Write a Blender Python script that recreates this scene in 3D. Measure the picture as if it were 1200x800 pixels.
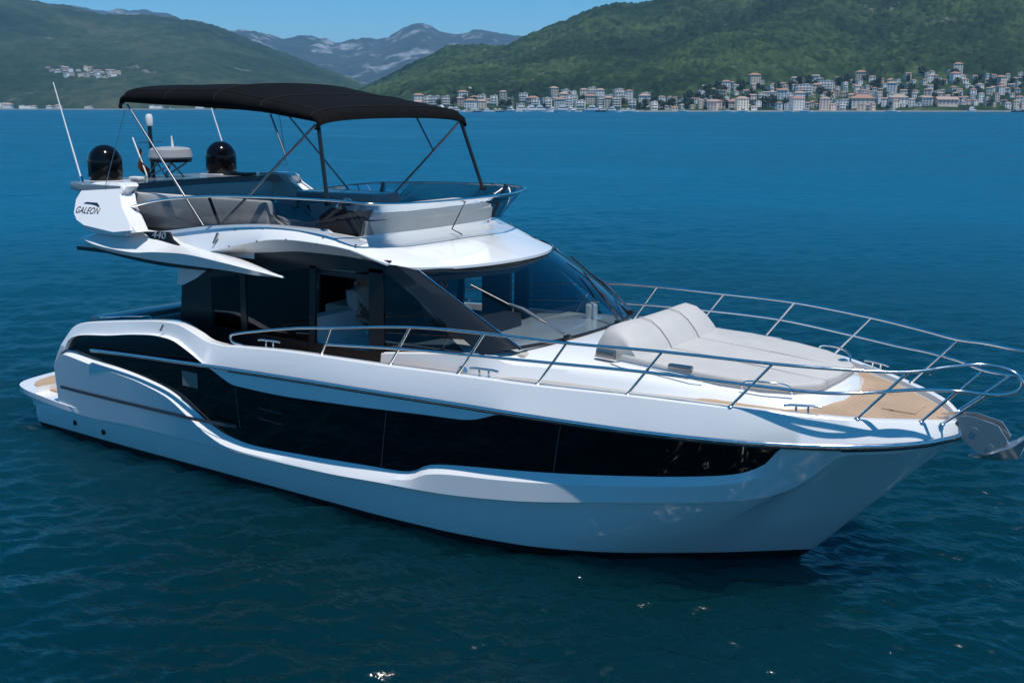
import bpy, bmesh, math, random
import numpy as np
from mathutils import Vector, Matrix
random.seed(7); rng = np.random.default_rng(11)
R = math.radians
sc = bpy.context.scene
for _o in list(bpy.data.objects): bpy.data.objects.remove(_o)
COL = sc.collection

# ------------------------------------------------------------ camera / world / sun / exposure
F_PX, YH, YAW = 1317.0, 126.2, R(35.2)
CAM = np.array([15.64, -10.91, 4.63])
PITCH = math.atan((400 - YH) / F_PX)
cd = bpy.data.cameras.new('camera'); cam = bpy.data.objects.new('camera', cd); COL.objects.link(cam)
cd.sensor_width = 36; cd.sensor_fit = 'HORIZONTAL'; cd.lens = F_PX / 1200 * 36
cd.clip_start = 0.1; cd.clip_end = 40000
cam.location = CAM; cam.rotation_euler = (math.pi / 2 - PITCH, 0, YAW)
sc.camera = cam

SUN_DIR = Vector((0.33, -0.12, 0.93)).normalized()
EL = math.asin(SUN_DIR.z); AZ = math.atan2(SUN_DIR.x, SUN_DIR.y)
w = bpy.data.worlds.new('World'); sc.world = w; w.use_nodes = True
nt = w.node_tree; bgn = nt.nodes['Background']
sky = nt.nodes.new('ShaderNodeTexSky'); sky.sky_type = 'NISHITA'; sky.sun_disc = False
sky.sun_elevation = EL; sky.sun_rotation = AZ
sky.altitude = 2500; sky.air_density = 1.0; sky.dust_density = 0.0; sky.ozone_density = 3.0
hs_ = nt.nodes.new('ShaderNodeHueSaturation'); hs_.inputs['Saturation'].default_value = 1.5; hs_.inputs['Hue'].default_value = 0.488
nt.links.new(sky.outputs[0], hs_.inputs['Color']); nt.links.new(hs_.outputs[0], bgn.inputs[0]); bgn.inputs[1].default_value = 0.110
sd = bpy.data.lights.new('sun', 'SUN'); sun = bpy.data.objects.new('sun', sd); COL.objects.link(sun)
sd.energy = 3.8; sd.angle = R(0.53); sd.color = (1.0, 0.95, 0.88)
sun.rotation_euler = SUN_DIR.to_track_quat('Z', 'Y').to_euler(); sun.location = (0, 0, 60)
vs = sc.view_settings; vs.view_transform = 'Standard'; vs.look = 'None'; vs.gamma = 1; vs.use_curve_mapping = False
vs.exposure = 0.25
sc.cycles.use_denoising = True
sc.cycles.max_bounces = 10; sc.cycles.transparent_max_bounces = 24; sc.cycles.volume_bounces = 0
sc.cycles.sample_clamp_indirect = 3; sc.cycles.caustics_reflective = False; sc.cycles.caustics_refractive = False

# ------------------------------------------------------------ helpers
def tag(o, label=None, cat=None, group=None, kind=None):
    if label: o['label'] = label
    if cat: o['category'] = cat
    if group: o['group'] = group
    if kind: o['kind'] = kind
    return o

def empty(name, loc=(0, 0, 0), rz=0, parent=None):
    o = bpy.data.objects.new(name, None); COL.objects.link(o)
    o.location = loc; o.rotation_euler = (0, 0, rz); o.empty_display_size = 0.3
    if parent: o.parent = parent
    return o

def link(name, me, parent=None, mat=None):
    o = bpy.data.objects.new(name, me); COL.objects.link(o)
    if parent: o.parent = parent
    if mat and not me.materials: me.materials.append(mat)
    return o

def bm_obj(name, bm, mats, parent=None, smooth=35, recalc=True):
    if recalc: bmesh.ops.recalc_face_normals(bm, faces=bm.faces[:])
    me = bpy.data.meshes.new(name); bm.to_mesh(me); bm.free()
    for m in (mats if isinstance(mats, (list, tuple)) else [mats]): me.materials.append(m)
    if smooth:
        me.polygons.foreach_set('use_smooth', [True] * len(me.polygons))
        me.set_sharp_from_angle(angle=R(smooth))
    return link(name, me, parent)

def cur(pts):
    """smooth monotone-limited cubic through (x, v) points"""
    p = np.array(sorted(pts), float); x, y = p[:, 0], p[:, 1]
    d = np.diff(y) / np.diff(x); m = np.zeros_like(y)
    m[0], m[-1] = d[0], d[-1]
    for i in range(1, len(x) - 1):
        m[i] = 0 if d[i - 1] * d[i] <= 0 else 2 * d[i - 1] * d[i] / (d[i - 1] + d[i])
    def f(q):
        q = np.clip(np.asarray(q, float), x[0], x[-1]); i = np.clip(np.searchsorted(x, q) - 1, 0, len(x) - 2)
        h = x[i + 1] - x[i]; t = (q - x[i]) / h
        return ((2*t**3 - 3*t**2 + 1) * y[i] + (t**3 - 2*t**2 + t) * h * m[i] + (-2*t**3 + 3*t**2) * y[i + 1] + (t**3 - t**2) * h * m[i + 1])
    return f

def crom(pts, n=8, closed=False):
    """Catmull-Rom polyline through 3D points"""
    P = [np.array(p, float) for p in pts]; out = []; N = len(P)
    for i in range(N if closed else N - 1):
        p1, p2 = P[i], P[(i + 1) % N]
        p0 = P[(i - 1) % N] if (closed or i > 0) else 2 * p1 - p2
        p3 = P[(i + 2) % N] if (closed or i < N - 2) else 2 * p2 - p1
        for k in range(n):
            t = k / n
            out.append(0.5 * ((2*p1) + (-p0 + p2)*t + (2*p0 - 5*p1 + 4*p2 - p3)*t*t + (-p0 + 3*p1 - 3*p2 + p3)*t**3))
    if not closed: out.append(P[-1])
    return np.array(out)

def loft(bm, rows, closed=False, mi=0, flip=False):
    """quads between consecutive rows of equal length"""
    V = [[bm.verts.new(tuple(map(float, p))) for p in r] for r in rows]
    n = len(rows); fs = []
    for i in range(n if closed else n - 1):
        a, b = V[i], V[(i + 1) % n]
        for j in range(len(a) - 1):
            q = [a[j], a[j + 1], b[j + 1], b[j]]
            try:
                f = bm.faces.new(q); f.material_index = mi; fs.append(f)
            except ValueError: pass
    return V

def weld(bm, d=0.0015): bmesh.ops.remove_doubles(bm, verts=bm.verts[:], dist=d)

def mirror_rows(rows): return [np.array(r) * np.array([1, -1, 1]) for r in rows]

def tube_bm(bm, pts, r, seg=8, cap=True, closed=False, r2=None, mi=0):
    pts = [Vector(p) for p in pts]; n = len(pts)
    rings = []
    prev = None
    for i, p in enumerate(pts):
        a = pts[(i - 1) % n] if (closed or i > 0) else p
        b = pts[(i + 1) % n] if (closed or i < n - 1) else p
        t = (b - a).normalized()
        if prev is None:
            up = Vector((0, 0, 1)) if abs(t.z) < 0.9 else Vector((1, 0, 0))
            x = t.cross(up).normalized()
        else:
            x = (prev - t * prev.dot(t)).normalized()
        prev = x; y = t.cross(x)
        rr = r if r2 is None else r + (r2 - r) * i / (n - 1)
        rings.append([bm.verts.new(p + (x * math.cos(2*math.pi*k/seg) + y * math.sin(2*math.pi*k/seg)) * rr) for k in range(seg)])
    for i in range(n if closed else n - 1):
        A, B_ = rings[i], rings[(i + 1) % n]
        for k in range(seg):
            f = bm.faces.new([A[k], A[(k+1) % seg], B_[(k+1) % seg], B_[k]]); f.material_index = mi
    if cap and not closed:
        for q in (rings[0], rings[-1]):
            f = bm.faces.new(q); f.material_index = mi

def tube(name, pts, r, mat, parent, seg=8, r2=None, closed=False):
    bm = bmesh.new(); tube_bm(bm, pts, r, seg, r2=r2, closed=closed)
    return bm_obj(name, bm, mat, parent, smooth=60)

def rbox_bm(bm, c, s, bev=0.02, rot=None, seg=2):
    r = bmesh.ops.create_cube(bm, size=1.0)
    M = Matrix.Translation(c) @ (rot or Matrix.Identity(4)) @ Matrix.Diagonal((s[0], s[1], s[2], 1))
    bmesh.ops.transform(bm, matrix=M, verts=r['verts'])
    if bev:
        es = list({e for v in r['verts'] for e in v.link_edges})
        bmesh.ops.bevel(bm, geom=es, offset=bev, segments=seg, affect='EDGES', profile=0.6)

def rbox(name, c, s, mat, parent, bev=0.02, rot=None, seg=2):
    bm = bmesh.new(); rbox_bm(bm, c, s, bev, rot, seg)
    return bm_obj(name, bm, mat, parent, smooth=40)

def prism_bm(bm, poly, y0, y1, mi=0, bev=0):
    """polygon in (x,z), extruded from y0 to y1"""
    a = [bm.verts.new((p[0], y0, p[1])) for p in poly]; b = [bm.verts.new((p[0], y1, p[1])) for p in poly]
    n = len(poly); fs = [bm.faces.new(a), bm.faces.new(b[::-1])]
    for i in range(n): fs.append(bm.faces.new([a[i], b[i], b[(i+1) % n], a[(i+1) % n]]))
    for f in fs: f.material_index = mi
    if bev: bmesh.ops.bevel(bm, geom=[e for f in fs[:2] for e in f.edges], offset=bev, segments=2, affect='EDGES')

def slab_bm(bm, poly, z0, z1, bev=0.0, seg=2):
    """polygon in (x,y) (z may be a function) extruded between z0 and z1"""
    f0 = z0 if callable(z0) else (lambda x, y: z0); f1 = z1 if callable(z1) else (lambda x, y: z1)
    a = [bm.verts.new((p[0], p[1], f0(*p))) for p in poly]; b = [bm.verts.new((p[0], p[1], f1(*p))) for p in poly]
    n = len(poly); bot = bm.faces.new(a[::-1]); top = bm.faces.new(b)
    for i in range(n): bm.faces.new([a[i], a[(i+1) % n], b[(i+1) % n], b[i]])
    if bev: bmesh.ops.bevel(bm, geom=list(top.edges), offset=bev, segments=seg, affect='EDGES', profile=0.6)

def lathe_bm(bm, prof, c, seg=24, mi=0):
    rings = []
    for (r, z) in prof:
        rings.append([bm.verts.new((c[0] + r*math.cos(2*math.pi*k/seg), c[1] + r*math.sin(2*math.pi*k/seg), c[2] + z)) for k in range(seg)])
    for a, b in zip(rings, rings[1:]):
        for k in range(seg):
            f = bm.faces.new([a[k], a[(k+1) % seg], b[(k+1) % seg], b[k]]); f.material_index = mi
    for q in (rings[0][::-1], rings[-1]):
        f = bm.faces.new(q); f.material_index = mi
    weld(bm, 1e-5)

# ------------------------------------------------------------ materials
def mat(name, col, rough=0.5, metal=0.0, spec=0.5, coat=0.0, noise=0.0, nscale=3.0, bump=0.0, bscale=60.0, rnoise=0.0):
    m = bpy.data.materials.new(name); m.use_nodes = True; t = m.node_tree; b = t.nodes['Principled BSDF']
    b.inputs['Base Color'].default_value = (*col, 1); b.inputs['Roughness'].default_value = rough
    b.inputs['Metallic'].default_value = metal; b.inputs['Specular IOR Level'].default_value = spec
    b.inputs['Coat Weight'].default_value = coat; b.inputs['Coat Roughness'].default_value = 0.03
    tc = t.nodes.new('ShaderNodeTexCoord')
    if noise or rnoise:
        n = t.nodes.new('ShaderNodeTexNoise'); n.inputs['Scale'].default_value = nscale; n.inputs['Detail'].default_value = 5
        t.links.new(tc.outputs['Object'], n.inputs['Vector'])
        if noise:
            mr = t.nodes.new('ShaderNodeMapRange'); mr.inputs[1].default_value = 0.3; mr.inputs[2].default_value = 0.7
            mr.inputs[3].default_value = 1 - noise; mr.inputs[4].default_value = 1 + noise
            t.links.new(n.outputs['Fac'], mr.inputs[0])
            mx = t.nodes.new('ShaderNodeVectorMath'); mx.operation = 'SCALE'; mx.inputs[0].default_value = col
            t.links.new(mr.outputs[0], mx.inputs['Scale']); t.links.new(mx.outputs[0], b.inputs['Base Color'])
        if rnoise:
            m2 = t.nodes.new('ShaderNodeMapRange'); m2.inputs[1].default_value = 0.3; m2.inputs[2].default_value = 0.7
            m2.inputs[3].default_value = max(0.01, rough - rnoise); m2.inputs[4].default_value = rough + rnoise
            t.links.new(n.outputs['Fac'], m2.inputs[0]); t.links.new(m2.outputs[0], b.inputs['Roughness'])
    if bump:
        n2 = t.nodes.new('ShaderNodeTexNoise'); n2.inputs['Scale'].default_value = bscale; n2.inputs['Detail'].default_value = 4
        bp = t.nodes.new('ShaderNodeBump'); bp.inputs['Strength'].default_value = 1.0; bp.inputs['Distance'].default_value = bump
        t.links.new(tc.outputs['Object'], n2.inputs['Vector']); t.links.new(n2.outputs['Fac'], bp.inputs['Height'])
        t.links.new(bp.outputs[0], b.inputs['Normal'])
    return m

def glass(name, tint, refl=(0.9, 0.95, 1.0), rough=0.0, spec=1.0):
    """thin tinted pane: coloured transparency under a Fresnel reflection"""
    m = bpy.data.materials.new(name); m.use_nodes = True; t = m.node_tree; t.nodes.clear()
    out = t.nodes.new('ShaderNodeOutputMaterial'); mix = t.nodes.new('ShaderNodeMixShader')
    tr = t.nodes.new('ShaderNodeBsdfTransparent'); gl = t.nodes.new('ShaderNodeBsdfGlossy'); fr = t.nodes.new('ShaderNodeFresnel')
    fr.inputs['IOR'].default_value = 1.45
    tr.inputs[0].default_value = (*tint, 1); gl.inputs['Color'].default_value = (*refl, 1); gl.inputs['Roughness'].default_value = rough
    ml = t.nodes.new('ShaderNodeMath'); ml.operation = 'MULTIPLY'; ml.inputs[1].default_value = spec
    t.links.new(fr.outputs[0], ml.inputs[0]); t.links.new(ml.outputs[0], mix.inputs[0])
    t.links.new(tr.outputs[0], mix.inputs[1]); t.links.new(gl.outputs[0], mix.inputs[2]); t.links.new(mix.outputs[0], out.inputs[0])
    return m

def teak_mat():
    m = mat('teak', (0.46, 0.32, 0.21), 0.65, noise=0.12, nscale=2.5)
    t = m.node_tree; b = t.nodes['Principled BSDF']
    src = b.inputs['Base Color'].links[0].from_socket
    tc = t.nodes.new('ShaderNodeTexCoord'); sx = t.nodes.new('ShaderNodeSeparateXYZ'); t.links.new(tc.outputs['Object'], sx.inputs[0])
    a = t.nodes.new('ShaderNodeMath'); a.operation = 'MULTIPLY'; a.inputs[1].default_value = 1 / 0.06
    fr = t.nodes.new('ShaderNodeMath'); fr.operation = 'FRACT'; cmp_ = t.nodes.new('ShaderNodeMath'); cmp_.operation = 'LESS_THAN'; cmp_.inputs[1].default_value = 0.15
    t.links.new(sx.outputs['Y'], a.inputs[0]); t.links.new(a.outputs[0], fr.inputs[0]); t.links.new(fr.outputs[0], cmp_.inputs[0])
    mx = t.nodes.new('ShaderNodeMix'); mx.data_type = 'RGBA'; mx.inputs['B'].default_value = (0.1, 0.07, 0.05, 1)
    mx.inputs[6].default_value = (1, 1, 1, 1); t.links.new(src, mx.inputs[6]); mx.inputs[7].default_value = (0.2, 0.14, 0.1, 1)
    t.links.new(cmp_.outputs[0], mx.inputs[0]); t.links.new(mx.outputs[2], b.inputs['Base Color'])
    return m

M = dict(
    gel=mat('white_gelcoat', (0.80, 0.81, 0.82), 0.16, coat=0.6, noise=0.025, nscale=0.9, rnoise=0.05, bump=0.0006, bscale=2.2),
    gelmat=mat('nonskid_gelcoat', (0.40, 0.385, 0.365), 0.5, noise=0.04, nscale=4, bump=0.001, bscale=200),
    antifoul=mat('black_antifouling', (0.012, 0.013, 0.016), 0.6, noise=0.3, nscale=4),
    black=mat('black_gloss_glass', (0.004, 0.0045, 0.006), 0.03, spec=0.35, rnoise=0.01),
    blacktrim=mat('black_trim', (0.012, 0.013, 0.015), 0.3),
    pillar=mat('dark_grey_pillar', (0.014, 0.017, 0.022), 0.09, spec=0.4),
    steel=mat('stainless_steel', (0.78, 0.79, 0.80), 0.12, metal=1.0, rnoise=0.04, nscale=8),
    dsteel=mat('dull_steel', (0.32, 0.32, 0.33), 0.28, metal=1.0),
    canvas=mat('black_canvas', (0.0045, 0.0046, 0.005), 0.9, spec=0.12, noise=0.25, nscale=5, bump=0.004, bscale=7),
    vinyl=mat('pale_vinyl', (0.50, 0.49, 0.475), 0.6, noise=0.04, nscale=5, bump=0.003, bscale=9),
    greyv=mat('grey_vinyl', (0.33, 0.33, 0.335), 0.65, noise=0.06, nscale=5, bump=0.003, bscale=10),
    lgrey=mat('light_grey_vinyl', (0.5, 0.49, 0.48), 0.6, noise=0.05, nscale=5, bump=0.003, bscale=10),
    teak=teak_mat(),
    smoke=glass('smoked_acrylic', (0.52, 0.55, 0.58), spec=0.45),
    clear=glass('clear_acrylic', (0.80, 0.84, 0.88)),
    ws=glass('windscreen_glass', (0.54, 0.61, 0.65), spec=1.2),
    tint=glass('tinted_glass', (0.34, 0.42, 0.47)),
    inner=mat('dark_interior', (0.03, 0.03, 0.034), 0.6),
    dash=mat('beige_dashboard', (0.46, 0.44, 0.40), 0.7, noise=0.05, nscale=6, bump=0.002, bscale=30),
    dome=mat('black_dome_gloss', (0.004, 0.004, 0.005), 0.12, spec=0.3),
    radar=mat('grey_radar_shell', (0.33, 0.35, 0.38), 0.35),
    anchor=mat('polished_anchor', (0.66, 0.67, 0.68), 0.15, metal=0.82),
    blind=mat('cabin_blind_cloth', (0.20, 0.20, 0.18), 0.8),
    piping=mat('grey_piping', (0.34, 0.335, 0.325), 0.6),
    seam=mat('canvas_seam', (0.016, 0.016, 0.017), 0.8, spec=0.2),
    white=mat('white_plastic', (0.78, 0.78, 0.78), 0.35),
    navy=mat('navy_lettering', (0.02, 0.022, 0.05), 0.35),
    silver=mat('silver_lettering', (0.6, 0.62, 0.65), 0.3, metal=0.6),
    red=mat('faded_red_cloth', (0.40, 0.13, 0.07), 0.8, noise=0.2, nscale=8),
    rubber=mat('grey_seam', (0.06, 0.07, 0.08), 0.5),
    greydeck=mat('slate_panel', (0.16, 0.18, 0.20), 0.25, coat=0.3),
)

# ------------------------------------------------------------ background placement
fwd = np.array([-math.sin(YAW) * math.cos(PITCH), math.cos(YAW) * math.cos(PITCH), -math.sin(PITCH)])
rgt = np.array([math.cos(YAW), math.sin(YAW), 0.0]); upv = np.cross(rgt, fwd)
fh = np.array([-math.sin(YAW), math.cos(YAW), 0.0])

def bg(px, py, D):
    """world points at horizontal distance D in the direction a bearing/elevation pair gives"""
    px = np.asarray(px, float); py = np.asarray(py, float); D = np.asarray(D, float)
    d = fwd + ((px - 600) / F_PX)[..., None] * rgt - ((py - 400) / F_PX)[..., None] * upv
    t = D / (d @ fh)
    return CAM + t[..., None] * d

_T = rng.random((256, 256))
def vnoise(x, y):
    xi = np.floor(x).astype(int); yi = np.floor(y).astype(int); fx = x - xi; fy = y - yi
    fx = fx*fx*(3 - 2*fx); fy = fy*fy*(3 - 2*fy)
    a = _T[xi % 256, yi % 256]; b = _T[(xi+1) % 256, yi % 256]; c = _T[xi % 256, (yi+1) % 256]; d = _T[(xi+1) % 256, (yi+1) % 256]
    return (a*(1-fx) + b*fx)*(1-fy) + (c*(1-fx) + d*fx)*fy
def fbm(x, y, o=5):
    s = 0; a = 0.5
    for k in range(o): s = s + a * (vnoise(x * 2**k + 17.3*k, y * 2**k + 5.1*k) - 0.5); a *= 0.52
    return s
def ridged(x, y, o=4):
    s = 0; a = 0.5
    for k in range(o): s = s + a * (1 - np.abs(2 * vnoise(x * 2**k + 7.7*k, y * 2**k + 3.1*k) - 1)); a *= 0.5
    return s

class Hill:
    def __init__(s, ridge, D0, D1, power=1.0, rough=0.12, wl=500.0, seed=0):
        s.rx = np.array([p[0] for p in ridge], float); s.ry = np.array([p[1] for p in ridge], float)
        s.D0, s.D1, s.power, s.rough, s.wl, s.seed = D0, D1, power, rough, wl, seed
        s.c = cur(ridge)
    def point(s, px, D):
        px = np.asarray(px, float); D = np.asarray(D, float)
        ry = s.c(px)
        H = np.maximum(bg(px, ry, np.full_like(px, s.D1))[..., 2], 0.5)
        P = bg(px, np.full_like(px, YH), D)
        d0 = s.D0 + 40 * np.sin(px / 60.0 + s.seed)
        q = np.clip((D - d0) / (s.D1 - d0), -0.2, 2.0)
        z = np.where(q <= 1, np.sign(q) * np.abs(q) ** s.power, 1 - 0.8 * (q - 1)) * H
        n = ridged((P[..., 0] + 1000*s.seed) / s.wl, (P[..., 1]) / s.wl) - 0.62
        n2 = fbm(P[..., 0] / (s.wl * 0.25) + s.seed, P[..., 1] / (s.wl * 0.25))
        env = np.clip(q, 0, 1) * np.clip((1.12 - q) * 2.2, 0.12, 1)
        z = z + H * s.rough * env * (n * 1.5 + n2 * 0.6)
        z = np.where(q < 0.0, -2 + 0 * z, z)
        P = P.copy(); P[..., 2] = z
        return P

def grid_mesh(name, P, mat_, kind='structure'):
    n, m = P.shape[:2]; v = P.reshape(-1, 3).astype(np.float32)
    i = np.arange(n * m).reshape(n, m)
    q = np.stack([i[:-1, :-1], i[1:, :-1], i[1:, 1:], i[:-1, 1:]], -1).reshape(-1, 4)
    me = bpy.data.meshes.new(name); me.vertices.add(len(v)); me.vertices.foreach_set('co', v.ravel())
    me.loops.add(q.size); me.loops.foreach_set('vertex_index', q.ravel().astype(np.int32))
    me.polygons.add(len(q)); me.polygons.foreach_set('loop_start', (np.arange(len(q)) * 4).astype(np.int32))
    me.polygons.foreach_set('loop_total', np.full(len(q), 4, np.int32)); me.polygons.foreach_set('use_smooth', np.ones(len(q), bool))
    me.update(calc_edges=True); me.validate(); me.materials.append(mat_)
    o = link(name, me); tag(o, kind=kind); return o

def terrain_mat(name, greens, rock, rock_amt, s_big, s_small, steep=0.0):
    m = bpy.data.materials.new(name); m.use_nodes = True; t = m.node_tree; b = t.nodes['Principled BSDF']
    b.inputs['Roughness'].default_value = 0.9; b.inputs['Specular IOR Level'].default_value = 0.1
    g = t.nodes.new('ShaderNodeNewGeometry')
    def noi(scale, det, rough=0.6):
        n = t.nodes.new('ShaderNodeTexNoise'); n.inputs['Scale'].default_value = scale; n.inputs['Detail'].default_value = det
        n.inputs['Roughness'].default_value = rough; t.links.new(g.outputs['Position'], n.inputs['Vector']); return n
    n1 = noi(s_big, 6); n2 = noi(s_small, 4); n3 = noi(s_big * 2.3, 9, 0.68)
    r = t.nodes.new('ShaderNodeValToRGB'); e = r.color_ramp.elements
    e[0].position = 0.35; e[0].color = (*greens[0], 1); e[1].position = 0.66; e[1].color = (*greens[2], 1)
    k = e.new(0.5); k.color = (*greens[1], 1)
    ad = t.nodes.new('ShaderNodeMath'); ad.operation = 'MULTIPLY_ADD'; ad.inputs[1].default_value = 0.42
    t.links.new(n2.outputs['Fac'], ad.inputs[0])
    hf = t.nodes.new('ShaderNodeMath'); hf.operation = 'MULTIPLY'; hf.inputs[1].default_value = 0.58; t.links.new(n1.outputs['Fac'], hf.inputs[0])
    t.links.new(hf.outputs[0], ad.inputs[2]); t.links.new(ad.outputs[0], r.inputs[0])
    rr = t.nodes.new('ShaderNodeValToRGB'); e2 = rr.color_ramp.elements
    e2[0].position = rock_amt; e2[0].color = (0, 0, 0, 1); e2[1].position = rock_amt + 0.09; e2[1].color = (1, 1, 1, 1)
    sp = t.nodes.new('ShaderNodeSeparateXYZ'); t.links.new(g.outputs['Normal'], sp.inputs[0])
    st = t.nodes.new('ShaderNodeMath'); st.operation = 'MULTIPLY_ADD'; st.inputs[1].default_value = -steep
    t.links.new(sp.outputs['Z'], st.inputs[0])
    s3 = t.nodes.new('ShaderNodeMath'); s3.operation = 'ADD'; s3.inputs[1].default_value = steep * 0.85
    t.links.new(n3.outputs['Fac'], s3.inputs[0]); t.links.new(s3.outputs[0], st.inputs[2]); t.links.new(st.outputs[0], rr.inputs[0])
    mx = t.nodes.new('ShaderNodeMix'); mx.data_type = 'RGBA'; mx.inputs[7].default_value = (*rock, 1)
    t.links.new(rr.outputs[0], mx.inputs[0]); t.links.new(r.outputs[0], mx.inputs[6]); t.links.new(mx.outputs[2], b.inputs['Base Color'])
    return m

def domes(P, cell, amp, seed):
    """canopy bumps: one rounded crown per jittered cell"""
    x = P[..., 0] / cell; y = P[..., 1] / cell; xi = np.floor(x).astype(int); yi = np.floor(y).astype(int)
    best = np.zeros_like(x)
    for dx in (-1, 0, 1):
        for dy in (-1, 0, 1):
            a, b = xi + dx, yi + dy
            jx = _T[(a * 7 + seed) % 256, (b * 13 + 3) % 256]; jy = _T[(a * 11 + 5) % 256, (b * 5 + seed) % 256]
            sz = 0.45 + 0.75 * _T[(a * 3 + 9 + seed) % 256, (b * 17 + 1) % 256]
            d = np.hypot(x - a - jx, y - b - jy) / (0.75 * sz + 0.12)
            best = np.maximum(best, np.sqrt(np.clip(1 - d*d, 0, 1)) * sz)
    return best * amp

HR_BACK = Hill([(420,112),(434,105),(452,97),(470,88),(501,73),(528,61),(559,60),(589,60),(616,47),(657,30),(704,7),(724,3),(758,4),(771,-2),(800,-14),(850,-30),(950,-45),(1100,-55),(1330,-60)], 1330, 2500, 1.0, 0.30, 430, 3)
HR_FRONT = Hill([(700,134),(740,122),(800,103),(861,79),(918,54),(969,24),(1016,0),(1080,-28),(1200,-48),(1350,-60)], 1290, 2050, 1.15, 0.22, 330, 5)
HL = Hill([(-160,-30),(-60,-14),(0,-6),(57,4),(84,8),(135,20),(180,22),(236,27),(287,44),(338,64),(400,89),(435,106),(455,122),(480,130)], 2500, 4300, 0.92, 0.26, 800, 8)
HFAR = Hill([(-160,10),(60,6),(135,12),(169,8),(203,15),(250,32),(270,35),(294,35),(338,46),(371,44),(400,50),(430,44),(444,47),(460,41),(478,31),(494,25),(503,29),(515,35),(535,40),(562,35),(589,40),(616,44),(660,52),(720,60),(800,80)], 5600, 8600, 0.95, 0.20, 1500, 13)

m_wood = terrain_mat('wooded_slope', ((0.003, 0.009, 0.005), (0.018, 0.040, 0.016), (0.070, 0.110, 0.040)), (0.36, 0.33, 0.30), 0.655, 0.0045, 0.06)
m_left = terrain_mat('scrub_slope', ((0.008, 0.020, 0.010), (0.022, 0.044, 0.020), (0.064, 0.080, 0.042)), (0.26, 0.25, 0.23), 0.61, 0.0021, 0.026)
m_far = terrain_mat('limestone_slope', ((0.018, 0.032, 0.030), (0.032, 0.048, 0.044), (0.055, 0.068, 0.064)), (0.26, 0.28, 0.30), 0.525, 0.0011, 0.008, steep=0.25)

def make_hill(name, h, px0, px1, nx, D2, nd, m_, cell=None, amp=0, fine=None):
    px = np.linspace(px0, px1, nx); D = h.D0 - 80 + (D2 - h.D0 + 80) * np.linspace(0, 1, nd) ** 1.15
    PX, DD = np.meshgrid(px, D, indexing='ij'); P = h.point(PX, DD)
    if cell:
        land = np.clip(P[..., 2] / 6.0, 0, 1)
        d_ = P - CAM; z_ = d_ @ fwd; py_ = 400 - F_PX * (d_ @ upv) / z_
        tt = np.interp(PX, [480, 600, 640, 755, 775, 800, 850, 900, 1000, 1050, 1085, 1110, 1150, 1230], [119, 117, 112, 115, 118, 113, 101, 98, 91, 93, 82, 83, 92, 92])
        if cell < 12: land = land * np.clip((tt + 2 - py_) / 7, .16, 1)
        P[..., 2] += (domes(P, cell, amp, 5) + domes(P, cell * 2.3, amp * .75, 21)) * land
    if fine:
        P[..., 2] += fine * fbm(P[..., 0] / 90, P[..., 1] / 90, 4) * np.clip(P[..., 2] / 30, 0, 1)
    return grid_mesh(name, P, m_)

make_hill('hill', HR_BACK, 405, 1330, 760, 2900, 640, m_wood, 7.5, 7.5)
make_hill('hill', HR_FRONT, 690, 1340, 660, 2300, 520, m_wood, 7.0, 7.0)
make_hill('hill', HL, -150, 485, 360, 4800, 340, m_left, 16, 7.0)
make_hill('mountain', HFAR, -150, 800, 420, 9300, 260, m_far, fine=60)

# far shore strips of masonry along the water
def quay(px0, px1, D, name='waterfront', hgt=1.6, dep=14):
    bm = bmesh.new(); n = 40
    px = np.linspace(px0, px1, n); a = bg(px, np.full(n, YH), np.full(n, float(D))); b = bg(px, np.full(n, YH), np.full(n, float(D + dep)))
    rows = [a.copy(), a.copy(), b.copy(), b.copy()]
    for r, z in zip(rows, (-1, hgt, hgt, -1)): r[:, 2] = z
    loft(bm, rows)
    return tag(bm_obj(name, bm, M_QUAY, smooth=0), kind='structure')
M_QUAY = mat('pale_quay_stone', (0.42, 0.40, 0.37), 0.8, noise=0.15, nscale=0.05)
quay(480, 762, 1246, dep=60); quay(755, 1300, 1236, dep=60); quay(-120, 250, 2440, hgt=2.4)

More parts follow.
